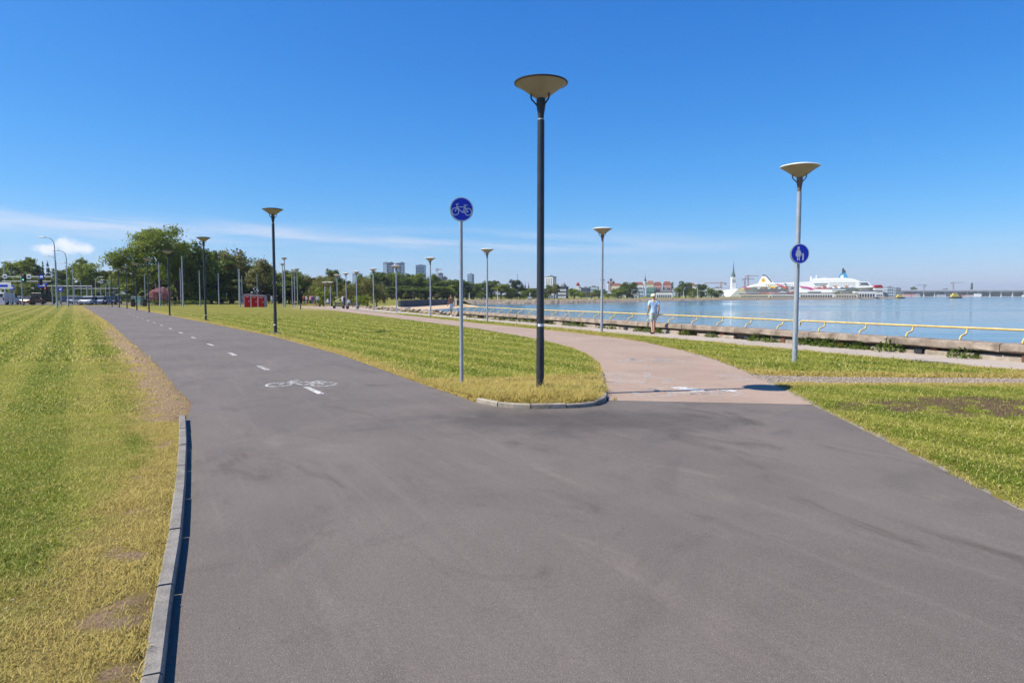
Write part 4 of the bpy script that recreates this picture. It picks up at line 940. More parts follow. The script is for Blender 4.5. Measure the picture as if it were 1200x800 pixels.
def blobset(kind, seed):
    g = random.Random(seed); u = g.uniform
    if kind == 'oak':
        b = [(0, 0, .66, .26, .26, .24)]
        for i in range(13):
            a = i * 2.4 + u(-.3, .3); r_ = u(.20, .36); z = .40 + .45 * (i % 4) / 3 + u(-.05, .05); r_ *= 1.15 if z < .6 else .75; s = u(.11, .17); b.append((r_ * math.cos(a), r_ * math.sin(a), z, s * 1.15, s * 1.15, s * .8))
        return b, .035, .30
    if kind == 'round':
        b = [(0, 0, .60, .25, .25, .28)]
        for i in range(9):
            a = i * 2.4 + u(-.4, .4); r_ = u(.14, .28); z = u(.34, .82); s = u(.12, .18); b.append((r_ * math.cos(a), r_ * math.sin(a), z, s, s, s * .95))
        return b, .03, .22
    if kind == 'dense':
        b = [(0, 0, .46, .30, .30, .40)]
        for i in range(10):
            a = i * 2.4 + u(-.4, .4); r_ = u(.14, .32); z = u(.12, .84) ; r_ *= 1.1 - .5 * max(0, z - .5); s = u(.13, .20); b.append((r_ * math.cos(a), r_ * math.sin(a), z, s, s, s))
        return b, .03, .15
    if kind == 'pine':
        b = []
        for i in range(9):
            a = i * 2.4 + u(-.5, .5); r_ = u(.06, .24); z = .42 + .5 * i / 8 + u(-.05, .05); s = u(.09, .16); b.append((r_ * math.cos(a), r_ * math.sin(a), z, s * 1.2, s * 1.2, s * .65))
        return b, .022, .55
    if kind == 'spruce':
        b = []
        for i in range(12):
            z = .10 + .84 * i / 11; r_ = .23 * (1 - z) + .02; b.append((u(-.02, .02), u(-.02, .02), z, r_ * 1.1, r_ * 1.1, .06))
        return b, .022, .3
    if kind == 'willow':
        b = [(0, 0, .55, .34, .34, .34)]
        for i in range(12):
            a = i * 2.4 + u(-.3, .3); r_ = u(.22, .42); z = u(.30, .80); r_ *= 1.15 if z < .5 else .8; s = u(.12, .19); b.append((r_ * math.cos(a), r_ * math.sin(a), z, s, s, s))
        return b, .04, .2
    b = []                                                       # bush
    for i in range(8):
        a = i * 2.4; r_ = u(.1, .32); s = u(.18, .28); b.append((r_ * math.cos(a), r_ * math.sin(a), u(.25, .7), s, s, s))
    return b, .02, .12
TP = {}
def tree_proto(kind, seed, n, size, **kw):
    b, r0, h = blobset(kind, seed); tk, cr = trunk(b, r0, h, seed), crown(b, n, size, seed, **kw)
    co = np.empty(len(cr.vertices) * 3, np.float32); cr.vertices.foreach_get('co', co); co = co.reshape(-1, 3)
    kz = 1 / np.percentile(co[:, 2], 99.3); kx = .5 / np.percentile(np.hypot(co[:, 0], co[:, 1]), 96)      # crown one unit high and wide
    for me in (tk, cr): me.transform(Matrix.Diagonal((kx, kx, kz, 1)))
    TP.setdefault(kind, []).append((tk, cr))
tree_proto('oak', 5, 20000, .0130, clumps=12, sig=.24)
for s_ in (11, 12, 13): tree_proto('round', s_, 5600, .020)
for s_ in (21, 22, 23): tree_proto('dense', s_, 7000, .022)
for s_ in (31, 32): tree_proto('pine', s_, 4600, .022)
for s_ in (41, 42): tree_proto('spruce', s_, 3600, .022, sig=.3)
for s_ in (51, 52): tree_proto('willow', s_, 8000, .017, droop=.18)
for s_ in (61, 62): tree_proto('bush', s_, 2600, .026)
TN = [0]
def tree(kind, u, vtop, wpx, Y, leaf, label, group, name=None, cat='tree', zb=None):
    top = atY(u, vtop, Y); zb = zat(top.x, Y) if zb is None else zb
    h = top.z - zb; wdt = wpx / FPX * Y
    TN[0] += 1; v = TP[kind][TN[0] % len(TP[kind])]
    o = tag(empty(name or 'broadleaf_tree', (top.x, Y, zb), TN[0] * 1.7, (wdt, wdt, h)), label, cat, group)
    add('trunk', v[0], o); c = add('crown' if cat == 'tree' else 'foliage', v[1], o); paint_slot(c, leaf)
    return o
COLN = {'leaf_mid': 'mid green', 'leaf_dark': 'dark green', 'leaf_yellow': 'bright yellow-green', 'leaf_olive': 'pale olive', 'leaf_conifer': 'blackish green', 'leaf_bluegreen': 'grey-green'}
def row(items, group, where, seq='from the left', fuller=1.0):
    """items: kind, u, vtop, width, Y, leaf"""
    items = sorted(items, key=lambda q: q[1]); cnt = {}
    for kind, u, vt, wp, Y, leaf in items:
        key = (leaf, kind in ('pine', 'spruce')); i = cnt.get(key, 0); cnt[key] = i + 1
        nm = {'pine': 'pine_tree', 'spruce': 'spruce_tree', 'willow': 'willow_tree', 'bush': 'bush'}.get(kind, 'broadleaf_tree')
        word = {'pine': 'conifer', 'spruce': 'conifer', 'willow': 'willow', 'bush': 'bush'}.get(kind, 'tree')
        tree(kind, u, vt, wp * (fuller if kind in ('round', 'dense') else 1), Y, leaf, f'{COLN[leaf]} {word} {where}, {ORD[i]} such {seq}', group, nm, 'bush' if kind == 'bush' else 'tree')
D_, M_, Y_, O_, C_, B_ = 'leaf_dark', 'leaf_mid', 'leaf_yellow', 'leaf_olive', 'leaf_conifer', 'leaf_bluegreen'
tree('oak', 183, 269.5, 102, 128, M_, 'largest broad oak-like tree with a wide layered crown behind the lamps', 'trees beyond the lawn')
row([('pine', 2, 313, 20, 215, C_), ('dense', 10, 322, 24, 210, D_), ('round', 18, 306, 26, 212, M_), ('pine', 31, 302, 20, 210, M_), ('pine', 42, 308, 20, 214, C_), ('spruce', 50, 309, 10, 220, C_), ('spruce', 56, 309, 12, 216, C_),
     ('dense', 27, 322, 26, 205, M_), ('dense', 44, 325, 30, 205, D_), ('dense', 63, 327, 26, 208, D_), ('spruce', 7.5, 309, 9, 222, C_), ('dense', 22, 333, 24, 190, Y_)], 'trees across the main road', 'behind the traffic signals across the road', fuller=1.25)
row([('round', 70, 316, 16, 225, D_), ('dense', 78, 318, 18, 225, D_), ('round', 94, 304, 24, 205, M_), ('round', 107, 309, 32, 200, M_), ('dense', 88, 330, 30, 210, D_), ('dense', 105, 331, 40, 208, D_), ('dense', 127, 319, 22, 205, D_), ('round', 138, 317, 20, 195, Y_), ('dense', 122, 333, 34, 190, D_),
     ('dense', 73, 333, 26, 200, D_)], 'trees behind the car queue', 'behind the queue of cars', fuller=1.25)
row([('round', 157, 305, 32, 122, Y_), ('dense', 166, 333, 40, 150, D_), ('round', 208, 286, 42, 134, M_), ('dense', 236, 286, 50, 138, D_), ('dense', 205, 322, 46, 150, D_), ('dense', 225, 318, 40, 142, D_), ('dense', 247, 312, 44, 140, D_), ('round', 258, 294, 34, 148, D_), ('round', 271, 294, 28, 142, O_), ('dense', 269, 318, 36, 140, D_),
     ('round', 286, 301, 28, 145, D_), ('dense', 291, 320, 36, 146, D_), ('round', 303, 305, 28, 140, O_), ('dense', 318, 315, 28, 150, M_), ('dense', 338, 317, 26, 152, M_), ('round', 352, 320, 24, 155, O_), ('dense', 327, 330, 36, 148, D_), ('dense', 349, 332, 30, 150, D_), ('dense', 184, 325, 50, 150, D_), ('dense', 363, 326, 20, 160, B_)],
    'trees around the red cabins', 'in the grove around the red cabins', fuller=1.35)
row([('willow', 374, 329, 34, 132, O_), ('willow', 388, 324, 44, 140, O_), ('bush', 379, 337, 30, 121, Y_), ('round', 391, 316, 20, 175, D_), ('willow', 412, 333, 28, 138, O_), ('willow', 430, 327, 36, 145, O_), ('bush', 424, 345, 26, 128, M_), ('dense', 404, 327, 30, 180, D_), ('willow', 441, 333, 24, 150, O_)], 'willows beside the beach', 'beside the beach')
row([('dense', 436, 319, 26, 300, D_), ('dense', 428, 323, 22, 300, D_), ('dense', 447, 320, 24, 302, D_), ('dense', 459, 320, 24, 305, M_), ('dense', 470, 321, 24, 300, D_), ('dense', 482, 321, 24, 305, D_), ('dense', 493, 322, 24, 300, M_), ('dense', 505, 323, 24, 300, D_), ('dense', 512, 326, 18, 296, D_),
     ('dense', 520, 329, 18, 298, M_), ('dense', 529, 328, 18, 296, M_), ('round', 524, 336, 18, 290, Y_), ('dense', 538, 328, 18, 296, D_), ('dense', 547, 329, 18, 300, D_), ('dense', 555, 333, 14, 298, D_), ('dense', 465, 335, 46, 296, D_), ('dense', 500, 336, 46, 294, D_)], 'wood beyond the beach', 'in the wood beyond the beach', fuller=1.3)
row([('bush', 428 + 11.5 * i, 342 + (i % 3), 20, 306, D_) for i in range(12)], 'undergrowth of the wood', 'at the foot of the wood')
row([('bush', 560 + 11 * i, 344 + (i % 2), 16, 338, D_) for i in range(8)], 'undergrowth on the far shore', 'under the far embankment trees')
row([('bush', 5 + 13 * i, 344 + (i % 3), 22, 190, D_) for i in range(11)], 'undergrowth across the road', 'low across the main road')
row([('bush', 150 + 15 * i, 346 + (i % 3), 24, 150, D_) for i in range(15)], 'undergrowth of the grove', 'low in the shade of the grove')
row([('round', 454, 343, 8, 285, Y_), ('round', 461, 344, 7, 285, O_), ('round', 475, 343, 8, 285, Y_), ('round', 486, 344, 7, 285, O_), ('round', 493, 344, 8, 285, Y_), ('round', 513, 344, 7, 285, O_)], 'young trees before the wood', 'in the young row before the wood')
row([('dense', 564, 331, 20, 330, D_), ('bush', 564, 341, 10, 318, Y_), ('dense', 576, 329, 18, 330, D_), ('round', 587, 333, 18, 325, Y_), ('dense', 596, 333, 16, 335, D_), ('round', 606, 328, 15, 330, B_), ('dense', 600, 338, 14, 326, Y_), ('dense', 613, 337, 16, 328, M_), ('dense', 622, 338, 16, 330, M_), ('dense', 630, 341, 12, 330, D_),
     ('dense', 642, 334, 12, 345, D_), ('round', 650, 333, 12, 345, O_), ('dense', 673, 338, 18, 350, M_), ('bush', 681, 342, 16, 345, Y_), ('bush', 693, 342, 14, 350, O_), ('dense', 702, 339, 16, 380, D_), ('bush', 713, 343, 18, 370, M_), ('dense', 724, 339, 18, 400, M_)], 'trees along the far embankment', 'along the far stone embankment', fuller=1.2)
row([('dense', 734, 331, 14, 420, D_), ('dense', 742, 331, 14, 425, D_), ('dense', 728, 336, 14, 415, D_), ('dense', 804, 330, 17, 470, D_), ('dense', 796, 337, 14, 462, M_), ('dense', 813, 338, 14, 465, M_), ('dense', 822, 333, 15, 470, D_), ('dense', 834, 338, 14, 480, M_), ('dense', 842, 340, 12, 485, D_), ('dense', 763, 335, 8, 800, D_), ('round', 786, 331, 7, 820, D_)], 'dark trees on the far shore', 'on the far shore before the old town')
row([('dense', 1071, 336, 9, 1900, D_), ('dense', 1053, 340, 12, 1900, D_), ('dense', 1085, 340, 14, 1900, D_), ('dense', 1107, 338, 6, 1900, D_), ('dense', 1096, 340, 10, 1900, D_), ('dense', 1128, 341, 14, 1900, D_), ('dense', 1166, 339.5, 10, 1900, D_), ('dense', 1181, 339.5, 12, 1900, D_), ('dense', 1148, 341, 12, 1900, D_)], 'tiny trees behind the pier hall', 'behind the long pier hall')
def flower_bush(u, v, wpx, Y, label):
    o = tree('bush', u, v, wpx, Y, 'blossom_pink', label, None, 'rhododendron_bush', 'bush'); return o
flower_bush(184, 337, 24, 111, 'pink flowering rhododendron bush left of a mast under the big tree'); flower_bush(196, 340, 14, 111, 'smaller pink flowering bush beside the larger flowering bush')
for i, (u, w_) in enumerate(((182, 16), (192, 12), (205, 16), (219, 14), (231, 14), (240, 12))): tree('bush', u, 352, w_, 110, M_ if i % 2 else 'leaf_weed', f'low clipped green shrub under the big trees, {ORD[i]} from the left', 'low shrubs under the grove', 'shrub', 'shrub')

# ------------------------------------------------------------------ far embankment, rocks and beach
vs, fs = [], []; pts = []
ck = [(c[0], c[1]) for c in COAST[9:18]]
for a, b in zip(ck[:-1], ck[1:]):
    n_ = max(2, int(math.dist(a, b) / 1.4))
    for i in range(n_): pts.append((a[0] + (b[0] - a[0]) * i / n_, a[1] + (b[1] - a[1]) * i / n_))
for i, q in enumerate(pts):
    d = Vector(pts[min(i + 1, len(pts) - 1)]) - Vector(pts[max(i - 1, 0)]); d.normalize(); nn = Vector((-d.y, d.x))
    for off, z in ((-3.2, -2.2), (-2.0, -1.4), (-.9, -.9), (.3, -.5), (1.6, -.15), (3.2, -.02), (7.0, -.3)):
        j_ = random.uniform(-.4, .4) if off < 2 else 0; vs.append((q[0] + nn.x * (off + j_), q[1] + nn.y * (off + j_), z + random.uniform(-.2, .2) * (off < 2)))
fs = [(i * 7 + k, i * 7 + k + 1, i * 7 + 8 + k, i * 7 + 7 + k) for i in range(len(pts) - 1) for k in range(6)]
tag(MB().add(vs, fs).build('embankment', 'embankment_rock'), 'pale stone embankment round the far side of the bay', kind='structure')
def rocks(name, pts_fn, n, s0, s1, label, seed):
    g = np.random.default_rng(seed); base = []
    bm = bmesh.new(); bmesh.ops.create_icosphere(bm, subdivisions=1, radius=1); bv = A([v.co[:] for v in bm.verts]); bf = A([[v.index for v in f.verts] for f in bm.faces]); bm.free()
    allV, allF = [], []
    for i in range(n):
        c, s = pts_fn(g), g.uniform(s0, s1); V = bv * (1 + .22 * g.standard_normal((len(bv), 1))) * A([s * g.uniform(.8, 1.3), s * g.uniform(.8, 1.3), s * g.uniform(.5, .8)]) + A(c); allF.append(bf + i * len(bv)); allV.append(V)
    return tag(add(name, soup(name, np.concatenate(allV), np.concatenate(allF), 'rock')), label, 'rocks', kind='stuff')
def shore_rock(g):
    t_ = g.uniform(38, 92); o = g.uniform(.1, 1) ** 1.0 * (2.2 + (t_ - 38) * .075); q = wall_pt(t_, o + .2); return (q.x, q.y, .16 - o * .14 + .1 * g.standard_normal())
rocks('shore_rocks', shore_rock, 1500, .10, .30, 'heap of pale boulders along the shore beyond the sea wall', 5)
q = at(521, 358.6, -.2)
tag(MB().lathe([(1.35, -.4), (1.5, .1), (1.2, .6), (.6, .85), (.05, .9)], 9, (0, 0, 0)).build('boulder', 'rock'), 'large rounded grey boulder near the shirtless walker', 'boulder').location = (q.x, q.y, zat(q.x, q.y))
mat('barrier_dark', (.05, .06, .075), .8, .3, 1.2)
a_, b_ = atY(468, 356, 158), atY(531, 355.6, 205); L_ = (b_ - a_).length
br = tag(empty('breakwater', (a_.x, a_.y, -1.0), math.atan2(b_.y - a_.y, b_.x - a_.x)), 'long low dark barrier lying across the far end of the beach', 'breakwater')
n_ = 14
for i in range(n_): MB().bbox(L_ * i / n_ + .04, L_ * (i + 1) / n_ - .04, -.35, .35, -.6, 1.55 + random.uniform(-.05, .05), .08).build('block', 'barrier_dark', br)

# ------------------------------------------------------------------ buildings
def wallm(nm, c, **k): return mat(nm, c, .75, .08, .2, **k)
wallm('wall_white', (.62, .62, .61)); wallm('wall_cream', (.60, .53, .40)); wallm('wall_grey', (.30, .31, .33)); wallm('wall_navy', (.035, .05, .095)); wallm('wall_pink', (.50, .27, .24)); wallm('roof_red', (.36, .115, .065)); wallm('roof_dark', (.05, .055, .06)); wallm('copper_green', (.16, .30, .25))
wallm('brick_orange', (.42, .20, .12)); wallm('pale_blue', (.42, .50, .56))
mat('tower_blue', (.075, .17, .30), .25, .12, .06); mat('tower_steel', (.16, .23, .32), .3, .12, .06); mat('tower_dark', (.04, .055, .085), .3, .1, .06); mat('tower_band', (.24, .33, .43), .3, .1, .1); mat('window_blue', (.05, .08, .12), .15, .1, .1)
def building(name, u0, u1, vt, Y, wall_, win, rows, cols, label, rz=-16.0, depth=None, roof='roof_dark', gable=False, cat='building', vb=None, group=None, bands=False):
    a, b = atY(u0, vt, Y), atY(u1, vt, Y); W = b.x - a.x; dep = depth or W; base = -.3 if vb is None else atY(u0, vb, Y).z
    rzr = R(rz); w0 = W / (math.cos(rzr) + abs(math.sin(rzr)) * dep / W); d0 = dep * w0 / W
    o = tag(empty(name, ((a.x + b.x) / 2, Y + d0 / 2, base), rzr), label, cat, group); h = a.z - base
    MB().box(-w0 / 2, w0 / 2, -d0 / 2, d0 / 2, 0, h).build('wall', wall_, o)
    def face(side):
        ww = w0 if side < 2 else d0; n_ = cols if side < 2 else max(1, round(cols * d0 / w0))
        for r_ in range(rows):
            z0 = h * (.06 + .90 * r_ / rows); z1 = z0 + h * .90 / rows * .55
            for c in range(1 if bands else n_):
                x0 = -ww / 2 + ww * (.06 + .88 * (c + .16) / n_); x1 = -ww / 2 + ww * (.06 + .88 * (c + .84) / n_)
                if bands: x0, x1 = -ww * .46, ww * .46
                m_ = MB()
                if side == 0: m_.box(x0, x1, -d0 / 2 - .06, -d0 / 2 + .05, z0, z1)
                else: m_.box(-w0 / 2 - .06, -w0 / 2 + .05, x0, x1, z0, z1)
                m_.build('window', win, o)
    face(0)
    if rz < 0: face(2)
    if gable:
        rh = gable
        MB().slab([(-w0 / 2 - .4, h), (w0 / 2 + .4, h), (w0 / 2 * .55, h + rh), (-w0 / 2 * .55, h + rh)], -d0 / 2 - .3, d0 / 2 + .3).build('roof', roof, o)
    else:
        MB().bbox(-w0 / 2 - .15, w0 / 2 + .15, -d0 / 2 - .15, d0 / 2 + .15, h, h + .5, .1).build('roof', roof, o)
        MB().box(-w0 * .2, w0 * .15, -d0 * .2, d0 * .2, h + .4, h + 1.8).build('roof_plant', 'wall_grey', o)
    return o
T = lambda *a, **k: building('office_tower', *a, bands=True, group='office towers behind the wood', **k)
T(448.6, 455.2, 308, 1000, 'tower_steel', 'tower_band', 12, 1, 'pale grey-blue tower, left one of the twin slabs above the wood', rz=-20)
T(454.8, 461, 308, 1010, 'tower_dark', 'tower_steel', 12, 1, 'dark blue tower, right one of the twin slabs above the wood', rz=-12)
T(463, 469.5, 309, 1000, 'tower_dark', 'tower_blue', 10, 1, 'dark tower with bright edge beside a blue glass tower', rz=-15)
T(468.2, 473.6, 308, 1012, 'tower_blue', 'tower_band', 12, 1, 'narrow blue glass tower adjoining the dark tower', rz=-8)
T(487, 498, 311, 1000, 'tower_blue', 'window_blue', 11, 1, 'wide blue glass tower standing apart right of the twin slabs', rz=-6)
T(412.6, 423.4, 321, 1000, 'tower_steel', 'tower_band', 8, 1, 'low grey-blue tower rising behind the willows', rz=-18)
T(547.5, 555.3, 321.5, 1000, 'tower_steel', 'tower_blue', 9, 1, 'grey-blue tower right of the bicycle sign post', rz=-25)
T(513.6, 519, 320.5, 1000, 'tower_dark', 'tower_steel', 9, 1, 'dark stepped block with rooftop machinery above the wood', rz=-10)
T(518, 524, 325, 1004, 'tower_dark', 'tower_steel', 7, 1, 'lower dark block adjoining the stepped block above the wood', rz=-10)
T(505.5, 510.5, 321.5, 1005, 'wall_white', 'tower_band', 9, 1, 'small white block with a red striped mast above the wood', rz=-10)
B = building
B('apartment_tower', 639, 652.5, 324.5, 640, 'wall_white', 'window_blue', 9, 3, 'white apartment tower rising behind the far trees beside the tall lamp', rz=-28)
B('office_building', 653.4, 667, 336.5, 400, 'wall_navy', 'wall_white', 3, 4, 'dark navy block with pale windows on the far shore')
B('office_building', 659, 664, 334.5, 410, 'wall_navy', 'window_blue', 2, 2, 'small dark rooftop block behind the navy block')
B('pavilion', 641, 654, 342.5, 385, 'wall_white', 'window_blue', 1, 5, 'low white pavilion left of the navy block')
B('harbour_building', 676, 684, 337.5, 620, 'wall_white', 'window_blue', 2, 3, 'pale building with a small red turret on the far shore')
B('harbour_building', 681, 693, 337.8, 600, 'wall_navy', 'window_blue', 2, 4, 'dark low hall right of the red turret')
B('harbour_building', 690, 703, 336.5, 700, 'pale_blue', 'window_blue', 3, 5, 'long pale block left of the white tower')
B('church_tower', 703.8, 708.6, 328.5, 800, 'wall_white', 'window_blue', 4, 1, 'slim white church tower with dark cap behind a promenade lamp', gable=2, cat='tower')
B('town_house', 717, 731, 334.5, 780, 'wall_cream', 'window_blue', 2, 5, 'cream town house right of the domed cathedral', gable=2.5, roof='roof_red')
B('town_house', 744, 756, 333.5, 800, 'wall_white', 'window_blue', 2, 5, 'white house with red roof left below the dark spire', gable=3, roof='roof_red')
B('town_house', 758, 768, 333, 790, 'wall_cream', 'window_blue', 2, 4, 'cream house with the largest orange roof on the hill', gable=4, roof='brick_orange')
B('town_house', 766, 777, 333.5, 800, 'wall_pink', 'window_blue', 2, 4, 'pink house between two red roofs on the hill', gable=3.2, roof='roof_red')
B('town_house', 777, 789, 333.2, 805, 'wall_pink', 'window_blue', 2, 4, 'pink gabled house at the right end of the old town', gable=3.5, roof='roof_red')
B('town_house', 745, 757, 338.5, 640, 'pale_blue', 'window_blue', 2, 5, 'pale house with a green tint below the hill')
B('glass_hall', 757.5, 769, 338.5, 620, 'copper_green', 'window_blue', 2, 6, 'hall with a green copper roof behind the walker in the cap', gable=2, roof='copper_green')
B('waterfront_building', 733, 752, 343, 500, 'wall_white', 'window_blue', 1, 8, 'long low white waterfront building left of the walker', depth=12)
B('waterfront_building', 769, 792, 342.5, 520, 'wall_white', 'window_blue', 1, 8, 'long low white waterfront building right of the walker', depth=12)
B('waterfront_building', 719.5, 726.5, 345.5, 430, 'wall_white', 'window_blue', 1, 3, 'small white kiosk on the embankment', depth=5)
B('waterfront_building', 776, 788, 339.5, 650, 'wall_grey', 'window_blue', 2, 4, 'grey block below the pink houses', depth=12)
B('waterfront_building', 620, 634, 341.5, 420, 'wall_cream', 'window_blue', 1, 5, 'cream house behind the trees beside the tall lamp', depth=12, gable=2)
B('town_house', 809, 815.5, 334.5, 800, 'wall_cream', 'window_blue', 2, 2, 'house with red roof between the dark shore trees', gable=3, roof='roof_red')
B('town_house', 827, 838, 338, 820, 'pale_blue', 'window_blue', 1, 4, 'pale building with flat roof right of the dark trees', depth=14)
B('town_house', 836, 850, 337.5, 840, 'wall_white', 'window_blue', 2, 4, 'white building at the left of the church spire', depth=16)
B('terminal_building', 868, 905, 344.6, 640, 'wall_cream', 'window_blue', 1, 12, 'cream harbour shed below the emblem funnel', depth=14)
B('terminal_building', 905, 936, 344.6, 640, 'wall_white', 'roof_dark', 1, 12, 'white harbour shed left of the signed lamp', depth=14)
B('terminal_building', 938, 980, 343.6, 650, 'wall_white', 'glass_dark', 1, 13, 'long terminal with dark windows below the blue funnel', depth=14)
B('terminal_building', 980, 1008, 344, 655, 'wall_cream', 'window_blue', 1, 8, 'cream terminal wing right of the dark windowed terminal', depth=14)
B('terminal_building', 1004, 1030, 341, 680, 'wall_white', 'glass_dark', 1, 7, 'white terminal with large windows below the ferry bow', depth=16)
B('terminal_building', 1026, 1038, 337, 760, 'wall_white', 'window_blue', 2, 4, 'white block with bright red roof right of the ferry', depth=16, gable=3, roof='red_door')
B('terminal_building', 1040, 1050, 337, 760, 'pale_blue', 'window_blue', 3, 3, 'pale blue block with dark windows beside the red roof', depth=12)
B('terminal_building', 1050.5, 1058, 338, 770, 'wall_grey', 'window_blue', 3, 3, 'narrow grey block at the right end of the terminal row', depth=12)
B('quay_building', 560, 570, 336, 345, 'wall_white', 'window_blue', 2, 3, 'white house half hidden by the far trees beside a grey lamp', depth=8)
B('quay_building', 618.5, 624, 347.5, 300, 'wall_white', 'window_blue', 1, 2, 'tiny white cabin on the embankment left of the tall lamp', depth=3)
def bunker(u0, u1, v0, v1, Y, label):
    a, b = atY(u0, v0, Y), atY(u1, v1, Y); w_ = b.x - a.x
    o = tag(empty('concrete_block', (a.x + w_ / 2, Y, b.z)), label, 'block'); h = a.z - b.z
    MB().slab([(-w_ / 2, -.4), (w_ / 2 - 1.2, -.4), (w_ / 2 - 1.2, h * .95), (-w_ / 2 + .8, h)], -2, 2).build('concrete', 'wall_cream', o); MB().box(w_ / 2 - 1.2, w_ / 2, -1.9, 1.9, -.4, h * .8).build('dark_end', 'fitting_dark', o)
bunker(688, 698.5, 350, 353.8, 310, 'pale concrete outfall block with a dark end on the embankment')
bunker(530, 541, 350.5, 356, 190, 'pale concrete outfall block right of the shirtless walker')
# spires and domes
def church(u, v_tip, v_mid, v_base, wpx, Y, tower_m, spire_m, label, onion=False):
    t_, m_, b_ = atY(u, v_tip, Y), atY(u, v_mid, Y), atY(u, v_base, Y); w_ = wpx / FPX * Y
    o = tag(empty('church', (t_.x, Y, b_.z)), label, 'church'); hm, ht = m_.z - b_.z, t_.z - b_.z
    MB().bbox(-w_ / 2, w_ / 2, -w_ / 2, w_ / 2, 0, hm, w_ * .1).build('tower', tower_m, o)
    for s in (-1, 1): MB().box(s * w_ * .22 - w_ * .08, s * w_ * .22 + w_ * .08, -w_ / 2 - .08, -w_ / 2 + .1, hm * .6, hm * .8).build('window', 'window_blue', o)
    dh = ht - hm
    prof = [(w_ * .52, hm), (w_ * .36, hm + dh * .18), (w_ * .17, hm + dh * .34), (w_ * .15, hm + dh * .45), (w_ * .05, hm + dh * .75), (.05, ht)] if not onion else [(w_ * .38, hm), (w_ * .38, hm + dh * .3), (w_ * .55, hm + dh * .42), (w_ * .5, hm + dh * .58), (w_ * .15, hm + dh * .75), (.06, ht)]
    MB().lathe(prof, 10).build('spire' if not onion else 'dome', spire_m, o, onion)
    return o
church(859.8, 305, 324.5, 341, 5.2, 900, 'wall_white', 'spire_green', 'white church tower with tall tapering green spire left of the ferries')
church(756.3, 320.5, 329.5, 336, 3.0, 850, 'wall_white', 'roof_dark', 'small white church with slender dark spire on the old town hill')
church(615.5, 329.5, 337, 342, 2.4, 600, 'wall_grey', 'roof_dark', 'dark pointed church spire, left one of the twin spires'); church(619.5, 329.5, 337, 342, 2.4, 600, 'wall_grey', 'roof_dark', 'dark pointed church spire, right one of the twin spires')
cat_ = church(716, 325.5, 329.5, 341, 3.4, 820, 'wall_pink', 'roof_dark', 'pink and white cathedral with dark onion domes on the hill', True)
for k, s in enumerate((-1, 1)):
    w_ = 2.6 / FPX * 820; x_ = s * 3.1 / FPX * 820; h_ = atY(716, 332, 820).z - atY(716, 341, 820).z
    MB().bbox(x_ - w_ / 2, x_ + w_ / 2, -w_ / 2, w_ / 2, 0, h_, .3).build('side_tower', 'wall_white', cat_); MB().lathe([(w_ * .4, h_), (w_ * .55, h_ + .7), (w_ * .45, h_ + 1.5), (.1, h_ + 3)], 10, (x_, 0, 0)).build('dome', 'roof_dark', cat_, True)
o = building('red_turret', 675.4, 679.4, 334.5, 615, 'wall_white', 'window_blue', 1, 1, 'small turret with pointed red roof above the pale building', cat='tower'); MB().lathe([(1.9, atY(677, 334.5, 615).z + .3 + .45), (.1, atY(677, 330.5, 615).z + .4)], 8).build('pointed_roof', 'red_door', o)
# masts, cranes, chimney
def mast(name, u, vt, vb, Y, r, m, label, head=None, group=None, cat='mast', z=None):
    t_ = atY(u, vt, Y); zb = zat(t_.x, Y) if z is None else z; o = tag(empty(name, (t_.x, Y, zb)), label, cat, group); h = t_.z - zb
    MB().lathe([(r * 1.3, -.3), (r * 1.2, .2), (r, .5), (r * .7, h)], 10).build('pole', m, o, True)
    if head == 'flood':
        MB().lathe([(.12, h - .35), (.42, h - .1), (.44, h), (.15, h + .08)], 14).build('lamp_head', 'steel_grey', o, True)
    return o
def crane(u, vt, Y, jib, m, label):
    t_ = atY(u, vt, Y); o = tag(empty('tower_crane', (t_.x, Y, 0)), label, 'crane', 'cranes on the skyline'); h = t_.z; w_ = .9
    for sx in (-1, 1):
        for sy in (-1, 1): MB().box(sx * w_ - .25, sx * w_ + .25, sy * w_ - .25, sy * w_ + .25, 0, h).build('mast_leg', m, o)
    MB().box(-jib * .3, jib, -.6, .6, h - 3, h - 1.8).build('jib', m, o); MB().box(-jib * .3, -jib * .2, -1, 1, h - 5.5, h - 3).build('counterweight', 'wall_grey', o); MB().box(-1, 1.2, -1.3, -.3, h - 5.5, h - 3.2).build('cab', 'wall_white', o)
crane(1117.5, 330, 1800, 26, 'cabin_grey', 'red and white tower crane behind the pier hall'); crane(1083, 333, 1800, -20, 'wall_grey', 'dark tower crane behind the left end of the pier hall')
crane(873, 325.5, 1300, 18, 'cabin_grey', 'pinkish tower crane left of the emblem funnel'); crane(877, 322, 1350, 20, 'wall_pink', 'taller pale crane beside the emblem funnel'); crane(845, 330, 1200, -30, 'wall_pink', 'pale harbour crane left of the church spire'); crane(512.5, 314, 1100, 8, 'wall_pink', 'thin red and white crane above the stepped block')
mast('chimney', 1139, 331.5, 340, 1800, 3.2, 'roof_dark', 'dark factory chimney behind the pier hall', cat='chimney', z=0); mast('radio_mast', 606.3, 321, 340, 900, .6, 'wall_grey', 'thin grey radio mast above the far trees', z=0)
for i, (u, vt, Y) in enumerate(((801, 340, 455), (817.5, 338, 460), (550, 343, 290), (583, 340, 300), (730.5, 331, 520))): mast('flagpole', u, vt, 352, Y, .18, 'wall_white' if i != 4 else 'roof_dark', ('pale mast in front of the dark shore trees, left one', 'pale mast in front of the dark shore trees, right one', 'pale lamp mast before the wood near the bicycle sign', 'pale lamp mast before the far trees', 'thin dark mast beside the dark shore trees')[i])

